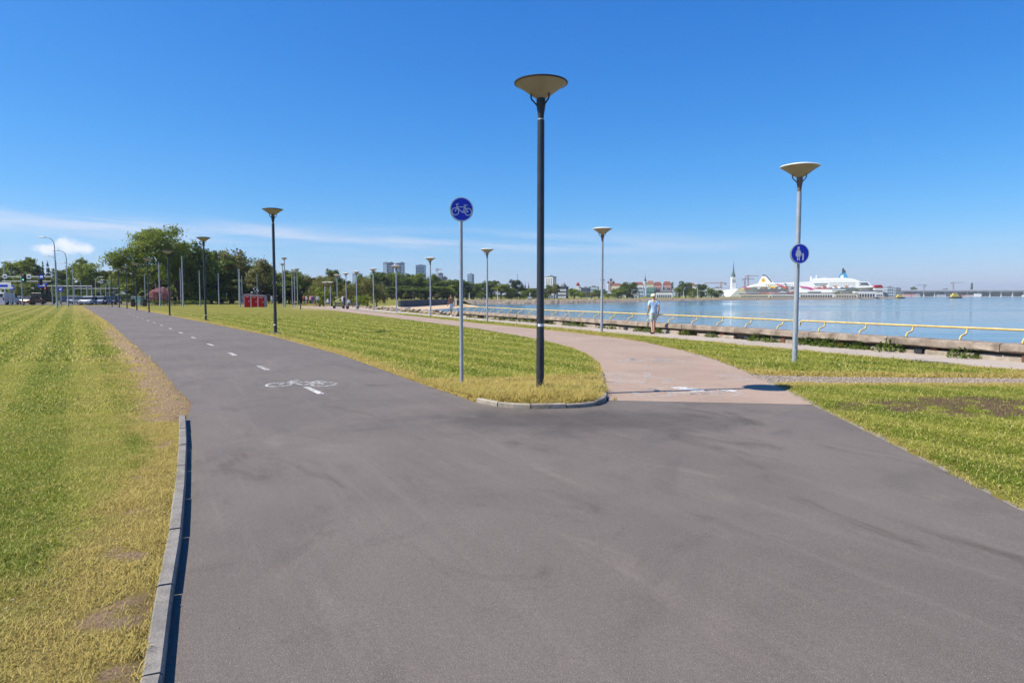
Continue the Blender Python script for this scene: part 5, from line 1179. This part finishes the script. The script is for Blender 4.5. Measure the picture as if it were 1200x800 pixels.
# ------------------------------------------------------------------ ferries
mat('ship_white', (.80, .80, .80), .4, .04, .05); mat('livery_red', (.50, .05, .08), .5, .1, .2); mat('livery_yellow', (.75, .55, .10), .5, .1, .2); mat('livery_magenta', (.50, .04, .22), .5, .1, .2); mat('livery_blue', (.05, .28, .50), .45, .1, .2); mat('livery_orange', (.60, .20, .03), .5, .1, .2); mat('ship_window', (.12, .15, .19), .25, .1, .3)
def shipslab(poly, hw, mb=None):
    mb = mb or MB(); n = len(poly)
    return mb.add([(x, -hw(x), z) for x, z in poly] + [(x, hw(x), z) for x, z in poly], [tuple(range(n)), tuple(range(2 * n - 1, n - 1, -1))] + [(i, n + i, n + (i + 1) % n, (i + 1) % n) for i in range(n)])
class Ship:
    def __init__(s, name, Y, u0, label):
        s.Y, s.u0 = Y, u0; o_ = atY(u0, 349.7, Y); s.ox = o_.x; s.o = tag(empty(name, (o_.x, Y, -1.5), R(-24)), label, 'ferry', 'ferries at the far quay')
    def p(s, u, v):      # along the turned ship: solve for the length that sits under this sight line
        d = ray(u, v); ca, sa = math.cos(R(24)), math.sin(R(24)); k = d.x / d.y; L = (k * s.Y - s.ox) / (ca + k * sa)
        return (L, CAM_H + d.z / d.y * (s.Y - L * sa) + 1.5)
    def slab(s, name, pts, m, half=11.0, bow=None, stern=None):
        P_ = [s.p(*q) for q in pts]; x0, x1 = min(q[0] for q in P_), max(q[0] for q in P_)
        def hw(x):
            k = 1.0
            if bow == 'r': k = min(1, .08 + ((x1 - x) / ((x1 - x0) * .30)) ** .7)
            if bow == 'l': k = min(1, .08 + ((x - x0) / ((x1 - x0) * .30)) ** .7)
            return half * k
        return shipslab(P_, hw).build(name, m, s.o)
    def decal(s, name, pts, m, half=11.0):
        P_ = [s.p(*q) for q in pts]; return MB().slab(P_, -half - .12, -half + .3).build(name, m, s.o)
S = Ship('ferry', 900, 848, 'white ferry with red and yellow petal livery and an emblem on its funnel')
S.slab('hull', [(848, 344.5), (846.5, 340.2), (866, 338.5), (884, 336), (960, 335), (965, 350.6), (852, 350.6)], 'ship_white', 12, bow='l')
S.slab('superstructure', [(872, 338.2), (880, 334.2), (889, 332), (914, 331.5), (936, 330.5), (962, 330.5), (962, 336), (884, 337)], 'ship_white', 10.5)
S.slab('funnel', [(888.5, 332.8), (893.5, 322.8), (897.5, 322.6), (908, 332.2)], 'ship_white', 5)
S.decal('funnel_top', [(893.3, 323.4), (893.6, 322.2), (897.6, 322.0), (897.6, 323.3)], 'roof_dark', 5); S.decal('funnel_fin', [(897.4, 322.8), (898.6, 322.8), (905.5, 330.6), (903.6, 330.9)], 'roof_dark', 5.1)
S.decal('funnel_emblem', [(892, 329), (893.2, 326.2), (896, 326), (898, 329), (896, 331), (893, 331)], 'livery_yellow', 5.1); S.decal('emblem_centre', [(893.4, 329), (894.2, 327.4), (895.6, 327.4), (896, 329), (895, 330)], 'livery_orange', 5.25)
S.decal('livery_petal', [(866, 339.6), (872, 337.6), (873.5, 339.2), (868, 340.2)], 'livery_yellow', 12); S.decal('livery_petal', [(870, 336.4), (874, 336), (880, 338.4), (877, 338.9)], 'livery_red', 12); S.decal('livery_petal', [(899, 334.4), (910, 335.4), (909, 337.4), (904, 336.9)], 'livery_yellow', 12.2)
S.decal('livery_petal', [(909, 333.2), (912, 332.8), (924, 337.2), (919, 337.2)], 'livery_red', 12.2); S.decal('livery_petal', [(919, 332.4), (921, 332.2), (923, 335), (921.6, 334.9)], 'roof_dark', 12.2)
for i in range(2): S.decal('window_band', [(884 + 6 * i, 339.4 + 2 * i), (958, 338.6 + 2 * i), (958, 339.5 + 2 * i), (884 + 6 * i, 340.2 + 2 * i)], 'ship_window', 12.1)
S.decal('red_stripe', [(876, 342.8), (962, 342.4), (962, 343.2), (876, 343.7)], 'livery_red', 12.1)
for i in range(24): S.decal('cabin_window', [(898 + 2.5 * i, 333.6), (899.3 + 2.5 * i, 333.55), (899.3 + 2.5 * i, 334.3), (898 + 2.5 * i, 334.35)], 'ship_window', 10.7)
for i in range(8): S.decal('lifeboat', [(888 + 6 * i, 337.3), (892 + 6 * i, 337.2), (891.5 + 6 * i, 338.3), (888.6 + 6 * i, 338.4)], 'livery_orange' if i % 2 else 'ship_white', 12.6)
MB().cyl((S.p(950, 331)[0], 0, S.p(950, 331)[1]), (S.p(950, 324)[0], 0, S.p(950, 324)[1]), .5, n=8).build('mast', 'ship_white', S.o)
S = Ship('ferry', 810, 936, 'white ferry with blue funnel and magenta swirl facing right at the quay')
S.slab('hull', [(936, 339), (1000, 337.6), (1012, 336), (1024, 336.2), (1018, 350.8), (936, 350.8)], 'ship_white', 12, bow='r')
S.slab('superstructure', [(936, 330.6), (950, 329.8), (950, 328), (984, 327.4), (1002, 328.6), (1006, 330), (1017, 330.4), (1019, 333), (1023.5, 336.8), (936, 340)], 'ship_white', 10.8)
S.slab('upper_deck', [(952, 328.2), (953, 326.4), (968, 326.2), (992, 325.8), (1000, 327.2), (1006, 329.2), (1010, 331), (952, 331)], 'ship_white', 8)
S.slab('funnel', [(981, 327), (985, 320.6), (991, 319.8), (994.5, 326.4)], 'livery_blue', 5); S.slab('funnel_cap', [(986.6, 320.6), (987, 314.6), (988.6, 313.8), (989.4, 316), (991, 317.2), (991, 320.2)], 'roof_dark', 2)
S.decal('funnel_emblem', [(984.4, 325), (985.6, 322.4), (988.2, 322.2), (988.6, 324.6), (986.8, 326.2)], 'ship_white', 5.1)
S.decal('livery_swirl', [(937, 334.8), (940, 335.4), (950, 336.8), (955, 339), (950, 340.2), (946, 338), (938, 336.4)], 'livery_magenta', 12); S.decal('livery_swirl', [(952, 336), (956, 337.2), (972, 337.6), (972, 338.8), (956, 338.6)], 'livery_red', 12)
for (a_, b_, v_) in ((954, 970, 332.2), (955, 968, 334), (972, 1004, 338), (985, 1003, 337.2), (1006, 1018, 333.6), (1006, 1016, 331.2), (975, 1002, 340)): S.decal('window_band', [(a_, v_), (b_, v_ - .1), (b_, v_ + .8), (a_, v_ + .8)], 'ship_window', 12.05 if v_ > 336 else 10.9)
for (a_, v0_, v1_) in ((956.6, 322, 328), (950.8, 324, 328.5), (964.5, 325, 327.5), (967.5, 324.6, 327)): MB().cyl((S.p(a_, v1_)[0], 0, S.p(a_, v1_)[1] - 1), (S.p(a_, v0_)[0], 0, S.p(a_, v0_)[1]), .45, n=8).build('mast', 'ship_white', S.o)
for i in range(7): S.decal('lifeboat', [(957 + 6.4 * i, 335.2), (961.4 + 6.4 * i, 335.1), (960.8 + 6.4 * i, 336.3), (957.6 + 6.4 * i, 336.4)], 'livery_orange' if i % 2 else 'ship_white', 11.6)
for i in range(16):
    for v_ in (330.6, 333.0): S.decal('cabin_window', [(972 + 1.9 * i, v_ + .9), (973.1 + 1.9 * i, v_ + .9), (973.1 + 1.9 * i, v_ + 1.6), (972 + 1.9 * i, v_ + 1.6)], 'ship_window', 10.9)
S.decal('bridge_window', [(1008, 331.9), (1016.5, 332.1), (1017, 332.9), (1008, 332.8)], 'glass_dark', 11)
# working boats on the bay
def tug(u0, u1, v0, v1, Y, cab, label):
    a, b = atY(u0, v1, Y), atY(u1, v1, Y); L = b.x - a.x; h = atY(u0, v0, Y).z - a.z; o = tag(empty('work_boat', ((a.x + b.x) / 2, Y, -1.5)), label, 'boat', 'working boats near the pier')
    shipslab([(-L / 2, h * .12), (-L / 2 + L * .04, -.6), (L / 2 - L * .1, -.6), (L / 2, h * .38), (L * .2, h * .26), (-L / 2, h * .26)], lambda x: L * .13 * min(1, .1 + ((L / 2 - x) / (L * .35)) ** .7)).build('hull', 'roof_dark', o)
    MB().bbox(-L * .42, L * .18, -L * .09, L * .09, h * .26, h * .70, .3).build('deckhouse', cab, o); MB().bbox(-L * .3, L * .06, -L * .08, L * .08, h * .70, h, .3).build('wheelhouse', cab, o)
    for i in range(4): MB().box(-L * .27 + i * L * .08, -L * .21 + i * L * .08, -L * .08 - .06, -L * .08 + .05, h * .76, h * .92).build('window', 'ship_window', o)
    MB().cyl((-L * .1, 0, h), (-L * .1, 0, h * 1.3), .12, n=6).build('mast', 'steel_grey', o)
tug(1113, 1128, 343.2, 348.9, 760, 'livery_yellow', 'yellow work boat with dark hull in front of the pier hall'); tug(1049.5, 1061, 344.6, 349.2, 720, 'livery_yellow', 'small yellow and dark tug at the end of the quay')
# pier hall
Yp = 1350; z0, z1 = atY(1100, 347.4, Yp).z, atY(1100, 342.0, Yp).z; xa, xb = atY(1044, 345, Yp).x, atY(1290, 345, Yp).x
ph = tag(empty('pier_hall', (xa, Yp, -1.5), R(-14)), 'long low pier hall with dark roof and white columns at the right', 'building'); W = xb - xa; zt = z1 + 1.5
MB().box(0, W, -16, 30, -3, 1.0).build('pier', 'wall_white', ph); MB().box(0, W, 14, 16, .9, zt).build('back_wall', 'wall_cream', ph)
MB().slab([(-3, zt), (W, zt), (W, zt + 1.2), (-3, zt + 1.2)], -7, 22).build('fascia', 'wall_white', ph); MB().bbox(-5, W, -8, 23, zt + 1.2, zt + 4.2, .8).build('roof', 'wall_grey', ph)
for i in range(23): MB().box(i * W / 22 - .8, i * W / 22 + .8, -5.5, -4, .9, zt).build('column', 'wall_white', ph)
g_ = random.Random(3)
for i in range(34):
    x_ = g_.uniform(2, W - 14); w_ = g_.uniform(6, 16); MB().box(x_, x_ + w_, -11 + g_.uniform(-2, 2), -7.5, .95, .95 + g_.uniform(1.5, zt * .6)).build('stacked_cargo', g_.choice(('wall_white', 'brick_orange', 'wall_pink', 'wall_grey', 'roof_dark')), ph)
tag(MB().box(700, 4200, 1640, 1642.5, -3, .3).build('breakwater', 'wall_grey'), 'thin pale breakwater line under the pier hall', 'breakwater')
# far wooded coast behind the pier
vs = []; n_ = 90
for i in range(n_):
    x_ = 560 + i * 42; vs += [(x_, 2300, -2), (x_, 2300 + 6, 10 + 7 * vnoise(A([x_]), A([0.]), .012, 3)[0] + 4 * g_.random()), (x_, 2380, 12)]
tag(MB().add(vs, [(i * 3 + k, i * 3 + 3 + k, i * 3 + 4 + k, i * 3 + 1 + k) for i in range(n_ - 1) for k in range(2)]).build('coast', 'leaf_bluegreen'), 'low dark wooded coast on the horizon', kind='structure')

# ------------------------------------------------------------------ masts around the grove, cabins
fl = [(333, 302, 358.6), (331, 309, 357), (348, 315, 357.2), (342, 318, 356.8), (344.8, 318, 357), (280.4, 315, 358.4), (301, 320, 356), (283.2, 323, 356.5), (213, 300, 359), (211, 314, 358), (233.4, 317, 358.6), (255.7, 320, 357.2), (186, 308, 358.6), (169.3, 322, 357.6), (279.2, 315, 357)]
fl.sort()
for i, (u, vt, vb) in enumerate(fl):
    q = at(u, vb); mast('light_mast', u, vt, vb, q.y, .085 if vt > 312 else .11, 'steel_grey', f'tall grey light mast before the grove, {ORD[i]} from the left', 'flood' if u > 320 else None, 'tall light masts around the grove')
def cabin(u, label):
    q = at(u, 359); o = tag(empty('portable_cabin', (q.x, q.y, zat(q.x, q.y)), R(4)), label, 'cabin', 'red portable cabins'); w_, h = 1.12, 2.0
    MB().bbox(-w_ / 2, w_ / 2, 0, 1.15, .06, h, .03).build('shell', 'cabin_grey', o); MB().box(-w_ / 2 + .03, w_ / 2 - .03, .03, 1.12, -.05, .08).build('base', 'fitting_dark', o)
    d = MB().bbox(-w_ / 2 + .13, w_ / 2 - .13, -.03, .02, .12, h - .14, .01).build('door', 'red_door', o); MB().box(.24, .29, -.06, -.028, .95, 1.12).build('handle', 'sign_white', d); MB().box(-.26, .26, -.045, -.028, h - .34, h - .22).build('vent', 'cabin_grey', d)
    MB().slab([(-w_ / 2 - .03, h), (w_ / 2 + .03, h), (w_ / 2 - .05, h + .14), (-w_ / 2 + .05, h + .14)], -.04, 1.2).build('roof', 'cabin_grey', o)
cabin(290, 'red portable cabin, left one of the three in a row'); cabin(298.2, 'red portable cabin, middle one of the three in a row'); cabin(306.4, 'red portable cabin, right one of the three in a row')
# curved-arm road lamps
def road_lamp(u, vt, Y, label, side=-1, double=False):
    t_ = atY(u, vt, Y); o = tag(empty('road_lamp', (t_.x, Y, zat(t_.x, Y))), label, 'road lamp', 'tall road lamps beside the main road'); h = t_.z - o.location.z
    MB().tube([(0, 0, -.2), (0, 0, .6), (0, 0, h - 1.1)], [.13, .10, .065], 10).build('pole', 'pole_grey', o, True)
    for s in ((-1, 1) if double else (side,)):
        MB().tube([(0, 0, h - 1.15), (s * .08, 0, h - .65), (s * .35, 0, h - .25), (s * .8, 0, h - .06), (s * 1.3, 0, h)], [.06, .055, .05, .045, .04], 8).build('arm', 'pole_grey', o, True); MB().bbox(min(s * 1.2, s * 2.0), max(s * 1.2, s * 2.0), -.14, .14, h - .04, h + .08, .03).build('lamp_head', 'steel_grey', o)
road_lamp(63.3, 278, 92, 'tallest curved-arm road lamp standing at the lawn edge'); road_lamp(77.2, 293.5, 104, 'curved-arm road lamp right of the tallest one'); road_lamp(65.2, 300, 122, 'curved-arm road lamp just behind the tallest one'); road_lamp(84.6, 308, 118, 'shorter curved-arm road lamp third along the lawn edge')
road_lamp(4.2, 305.5, 120, 'double-armed road lamp near the left picture edge', double=True); road_lamp(111.5, 324.5, 165, 'small far road lamp behind the queue of cars', 1); road_lamp(127.5, 328, 170, 'small far road lamp near the big tree', 1, True); road_lamp(123.5, 330, 185, 'faint far road lamp left of the one near the big tree'); road_lamp(94.5, 327, 175, 'far road lamp above the dark cars')
# signal gantries
mat('signal_green', (.02, .5, .3), .4, .1); MATS['signal_green'].node_tree.nodes['Principled BSDF'].inputs['Emission Color'].default_value = (.05, 1, .55, 1); MATS['signal_green'].node_tree.nodes['Principled BSDF'].inputs['Emission Strength'].default_value = 1.5
mat('signal_red', (.4, .02, .02), .4, .1); MATS['signal_red'].node_tree.nodes['Principled BSDF'].inputs['Emission Color'].default_value = (1, .05, .05, 1); MATS['signal_red'].node_tree.nodes['Principled BSDF'].inputs['Emission Strength'].default_value = .8
def gantry(uposts, u0, u1, vb, Y, label, r=.10, double=True):
    a, b = atY(u0, vb, Y), atY(u1, vb, Y); o = tag(empty('signal_gantry', (a.x, Y, zat(a.x, Y))), label, 'gantry', 'gantries over the main road'); h = a.z - o.location.z
    for u in uposts: x_ = atY(u, vb, Y).x - a.x; MB().lathe([(r * 1.4, -.3), (r * 1.2, .3), (r, h + .2)], 10, (x_, 0, 0)).build('post', 'steel_grey', o, True)
    MB().cyl((0, 0, h), (b.x - a.x, 0, h), r * .8, n=8).build('beam', 'steel_grey', o, True)
    if double: MB().cyl((0, 0, h - .75), (b.x - a.x, 0, h - .75), r * .7, n=8).build('beam', 'steel_grey', o, True)
gantry((25,), 2, 60, 324.3, 112, 'double-beam signal gantry with blue arrow sign at the far left'); gantry((61, 71), 45, 73, 335, 116, 'lower gantry carrying the blue direction panel', .08, False); gantry((102, 107.5), 70, 107.5, 335.3, 135, 'grey portal gantry left of the queue of cars', .12, False); gantry((87, 118), 86, 140, 338, 160, 'far thin gantry over the queue of cars', .08, False)
def sign_panel(u0, u1, v0, v1, Y, m, label, inset=None, post=False, rnd=False):
    a, b = atY(u0, v1, Y), atY(u1, v0, Y); o = tag(empty('road_sign', ((a.x + b.x) / 2, Y - .18, a.z if not post else zat(a.x, Y))), label, 'road sign', 'signs over the main road'); w_, h = b.x - a.x, b.z - a.z; zo = 0 if not post else a.z - o.location.z
    if rnd:
        MB().cyl((0, .02, zo + h / 2), (0, -.03, zo + h / 2), w_ / 2, n=20).build('plate', m, o)
    else: MB().bbox(-w_ / 2, w_ / 2, -.03, .03, zo, zo + h, .01).build('plate', m, o)
    MB().box(-.04, .04, .03, .12, zo, zo + h).build('bracket', 'steel_grey', o)
    if inset: MB().box(-w_ * .3, w_ * .3, -.045, -.028, zo + h * .30, zo + h * .66).build('symbol', inset, o)
    if post:
        for s in (-1, 1): MB().cyl((s * w_ * .35, .07, -.2), (s * w_ * .35, .07, zo + h), .045, n=8).build('post', 'steel_grey', o)
sign_panel(47, 52.4, 321.4, 327, 111.6, 'sign_blue', 'round blue arrow sign hanging on the double-beam gantry', 'sign_white', rnd=True); sign_panel(4.4, 9, 321.6, 326, 111.6, 'sign_white', 'small white panel on the gantry left of the signal', 'fitting_dark'); sign_panel(32.4, 37, 321.6, 326.6, 111.6, 'sign_white', 'small white panel on the gantry right of the green signal', 'fitting_dark')
sign_panel(-6, 14, 331, 338.4, 108, 'sign_white', 'large white direction panel on posts at the far left', 'sign_blue', post=True); sign_panel(12.5, 17.6, 334, 340, 110, 'sign_blue', 'blue panel peeking out behind the white direction panel', 'sign_white', post=True); sign_panel(44.6, 55.6, 331.8, 336.6, 115.6, 'sign_blue', 'blue and white direction panel on the lower gantry', 'sign_white'); sign_panel(69.6, 74, 336.6, 341.4, 115.6, 'sign_blue', 'small blue panel at the end of the lower gantry', 'sign_white')
def signal(u, v, Y, lit, label):
    q = atY(u, v, Y); o = tag(empty('traffic_light', (q.x, Y - .2, q.z)), label, 'traffic light', 'traffic lights on the gantries'); MB().bbox(-.16, .16, -.11, .11, -.5, .5, .03).build('housing', 'fitting_dark', o); MB().bbox(-.36, .36, .11, .125, -.68, .68, .01).build('backboard', 'fitting_dark', o)
    for i, n_ in enumerate(('red', 'amber', 'green')):
        z_ = .31 - .31 * i; MB().cyl((0, -.115, z_), (0, -.10, z_), .10, n=14).build('lens', 'signal_' + n_ if n_ == lit else 'glass_dark', o); MB().tube([(-.11, -.11, z_), (-.08, -.2, z_ + .08), (.08, -.2, z_ + .08), (.11, -.11, z_)], .012, 5).build('hood', 'fitting_dark', o)
signal(28.6, 325.5, 111.7, 'green', 'traffic light showing green on the double-beam gantry'); signal(47.6, 329.5, 111.7, None, 'dark traffic light below the round blue sign'); signal(54.5, 340, 114, 'red', 'traffic light showing red beside the dark van')

# ------------------------------------------------------------------ vehicles
for nm, c in (('paint_white', (.70, .71, .72)), ('paint_silver', (.38, .40, .42)), ('paint_black', (.015, .016, .018)), ('paint_navy', (.02, .03, .07)), ('paint_brown', (.14, .06, .035)), ('paint_lightblue', (.45, .55, .66)), ('paint_grey', (.12, .125, .13))): mat(nm, c, .25, .05, 2)
mat('lamp_glass', (.75, .76, .78), .15, .05); mat('tail_red', (.40, .01, .01), .25, .1)
def wheel(root, x, y, r, wd, meshes={}):
    k = (r, wd)
    if k not in meshes:
        meshes[k] = (MB().lathe([(r * .62, -wd / 2), (r * .92, -wd / 2), (r, -wd * .35), (r, wd * .35), (r * .92, wd / 2), (r * .62, wd / 2)], 18).xf(Matrix.Rotation(R(90), 4, 'X')).mesh('tyre', 'rubber', True), MB().lathe([(.04, -wd * .52), (r * .5, -wd * .4), (r * .63, -wd * .5), (r * .63, wd * .5), (r * .5, wd * .4), (.04, wd * .52)], 14).xf(Matrix.Rotation(R(90), 4, 'X')).mesh('rim', 'steel_grey', True))
    w_ = empty('wheel', (x, y, r)); w_.parent = root; add('tyre', meshes[k][0], w_); add('rim', meshes[k][1], w_)
def car_proto(kind):
    o = empty('car')
    if kind == 'car': L, W, r = 4.3, 1.78, .31; low = [(-2.15, .28), (2.12, .26), (2.15, .55), (2.0, .74), (1.05, .90), (-2.0, .92), (-2.15, .7)]; cab = [(-1.95, .9), (.98, .88), (.30, 1.42), (-1.35, 1.45)]; roof = [(-1.40, 1.43), (.34, 1.41), (.15, 1.47), (-1.2, 1.49)]
    else: L, W, r = 5.4, 1.98, .34; low = [(-2.7, .32), (2.66, .30), (2.7, .7), (2.45, 1.05), (1.75, 1.18), (-2.7, 1.2)]; cab = [(-2.68, 1.18), (1.80, 1.16), (1.15, 1.98), (-2.66, 2.08)]; roof = [(-2.68, 2.05), (1.20, 1.96), (1.0, 2.05), (-2.6, 2.14)]
    hw = W / 2
    MB().slab(low, -hw, hw).build('body', 'paint_white', o)
    if kind == 'car':
        shipslab(cab, lambda x: hw * .93).build('cabin_glass', 'glass_dark', o)
        for s in (-1, 1):
            MB().slab([(-.50, .9), (-.42, .9), (-.48, 1.43), (-.56, 1.43)], s * hw * .93 - .012, s * hw * .93 + .012).build('pillar', 'paint_white', o)
    else:
        MB().slab([cab[0], (.9, 1.17), (.75, 2.0), cab[3]], -hw * .985, hw * .985).build('cargo_body', 'paint_white', o); MB().slab([(.9, 1.17), cab[1], cab[2], (.75, 2.0)], -hw * .95, hw * .95).build('cabin_glass', 'glass_dark', o)
    MB().slab(roof, -hw * .86, hw * .86).build('roof', 'paint_white', o)
    for sx in (-1, 1):
        for sy in (-1, 1): wheel(o, sx * L * .30, sy * (hw - .1), r, .2)
    for s in (-1, 1):
        MB().bbox(L / 2 - .12, L / 2 + .01, s * hw * .72 - .19, s * hw * .72 + .19, .56 if kind == 'car' else .72, .72 if kind == 'car' else .95, .02).build('headlight', 'lamp_glass', o); MB().bbox(-L / 2 - .02, -L / 2 + .06, s * hw * .82 - .13, s * hw * .82 + .13, .62 if kind == 'car' else .8, .86 if kind == 'car' else 1.2, .02).build('tail_light', 'tail_red', o); MB().bbox(L * .17, L * .17 + .12, s * (hw + .1) - .09, s * (hw + .1) + .09, .92 if kind == 'car' else 1.2, 1.05 if kind == 'car' else 1.45, .02).build('mirror', 'paint_black', o)
    MB().box(L / 2 - .02, L / 2 + .02, -hw * .55, hw * .55, .40, .58).build('grille', 'fitting_dark', o); MB().box(L / 2 + .005, L / 2 + .035, -.26, .26, .30, .40).build('number_plate', 'sign_white', o)
    if kind == 'van':
        MB().box(-2.715, -2.69, -.012, .012, .45, 2.0).build('door_seam', 'fitting_dark', o)
        for s in (-1, 1): MB().box(-2.715, -2.69, s * .45 - .3, s * .45 + .3, 1.35, 1.85).build('rear_window', 'glass_dark', o)
    remember(o); return o
PC, PV = car_proto('car'), car_proto('van'); used = {id(PC): False, id(PV): False}
def vehicle(pr, u, Y, rz, paintm, label, name='parked_car'):
    if used[id(pr)]: o = copy_tree(pr)
    else: o = pr; used[id(pr)] = True
    o.name = name; q = atY(u, 350, Y); o.location = (q.x, Y, .05); o.rotation_euler = (0, 0, R(rz)); tag(o, label, 'van' if pr is PV else 'car', 'vehicles on the main road')
    for ch in [c for c in o.children_recursive if c.name.split('.')[0] in ('body', 'roof', 'cargo_body', 'pillar')]: paint_slot(ch, paintm)
bpy.context.view_layer.update()
vehicle(PV, 8, 121, 100, 'paint_white', 'white delivery van seen from behind at the far left', 'delivery_van'); vehicle(PC, 24.5, 126, 95, 'paint_lightblue', 'pale blue car beside the white van', 'car')
vehicle(PC, 38.5, 121, 88, 'paint_brown', 'brown car in front of the dark signal post', 'car'); vehicle(PV, 52, 135, 95, 'paint_black', 'dark van below the red traffic light', 'delivery_van')
for i, (u, Y, c, lab) in enumerate(((95, 124, 'paint_grey', 'dark grey car at the left end of the queue'), (103.5, 121, 'paint_white', 'white car in the queue beside a portal gantry'), (110, 131, 'paint_black', 'black car behind the white queue car'), (116.5, 123, 'paint_silver', 'silver car in the middle of the queue'), (123, 128, 'paint_white', 'white car in the queue left of two dark cars'), (129.5, 124, 'paint_navy', 'navy car in the queue nearest the cycle path'), (136.5, 132, 'paint_black', 'black car at the right end of the queue'), (85, 134, 'paint_silver', 'silver car behind the road lamps'), (76, 140, 'paint_navy', 'navy car partly hidden by the road lamps'))):
    vehicle(PC, u, Y, -80 + i * 3, c, lab, 'car')
# waste bins and a box trailer by the far end of the cycle path
def bin_(u, v, label):
    q = at(u, v); o = tag(empty('waste_bin', (q.x, q.y, zat(q.x, q.y))), label, 'bin', 'dark bins by the far cycle path'); MB().lathe([(.26, 0), (.30, .05), (.32, .95), (.34, 1.0)], 14).build('body', 'fitting_dark', o, True); MB().lathe([(.35, 1.0), (.33, 1.1), (.1, 1.16)], 14).build('lid', 'fitting_dark', o, True)
bin_(156, 359.4, 'dark waste bin left of the pink flowering bush'); bin_(169.7, 359, 'dark waste bin close to the pink flowering bush')
q = at(153, 358.6); o = tag(empty('green_stall', (q.x, q.y + 2, 0)), 'small pale green stall box beside the dark bin', 'stall'); MB().bbox(-.75, .75, -.4, .4, .5, 1.45, .03).build('box', 'copper_green', o); MB().box(-.8, .8, -.45, .45, 1.45, 1.52).build('lid', 'wall_white', o)
for s in (-1, 1): MB().box(s * .65 - .05, s * .65 + .05, -.35, .35, -.1, .5).build('leg', 'steel_grey', o)
q = at(352.3, 362.8); o = tag(empty('bollard', (q.x, q.y, zat(q.x, q.y))), 'tiny dark bollard standing in the lawn', 'bollard'); MB().lathe([(.06, -.1), (.06, .42), (.08, .46), (.08, .52), (.03, .56)], 10).build('shaft', 'fitting_dark', o, True)

# ------------------------------------------------------------------ thin sea haze filling the air over land and water
m = bpy.data.materials.new('haze'); m.use_nodes = True; t = m.node_tree; t.nodes.clear()
pvn = t.nodes.new('ShaderNodeVolumePrincipled'); pvn.inputs['Color'].default_value = (.86, .91, .96, 1); pvn.inputs['Density'].default_value = .00013; pvn.inputs['Anisotropy'].default_value = .2
om = t.nodes.new('ShaderNodeOutputMaterial'); t.links.new(pvn.outputs[0], om.inputs['Volume'])
tag(MB().box(-6800, 9800, -900, 9800, -8, 135).build('haze', m), 'thin pale sea haze in the air', 'haze', kind='stuff')
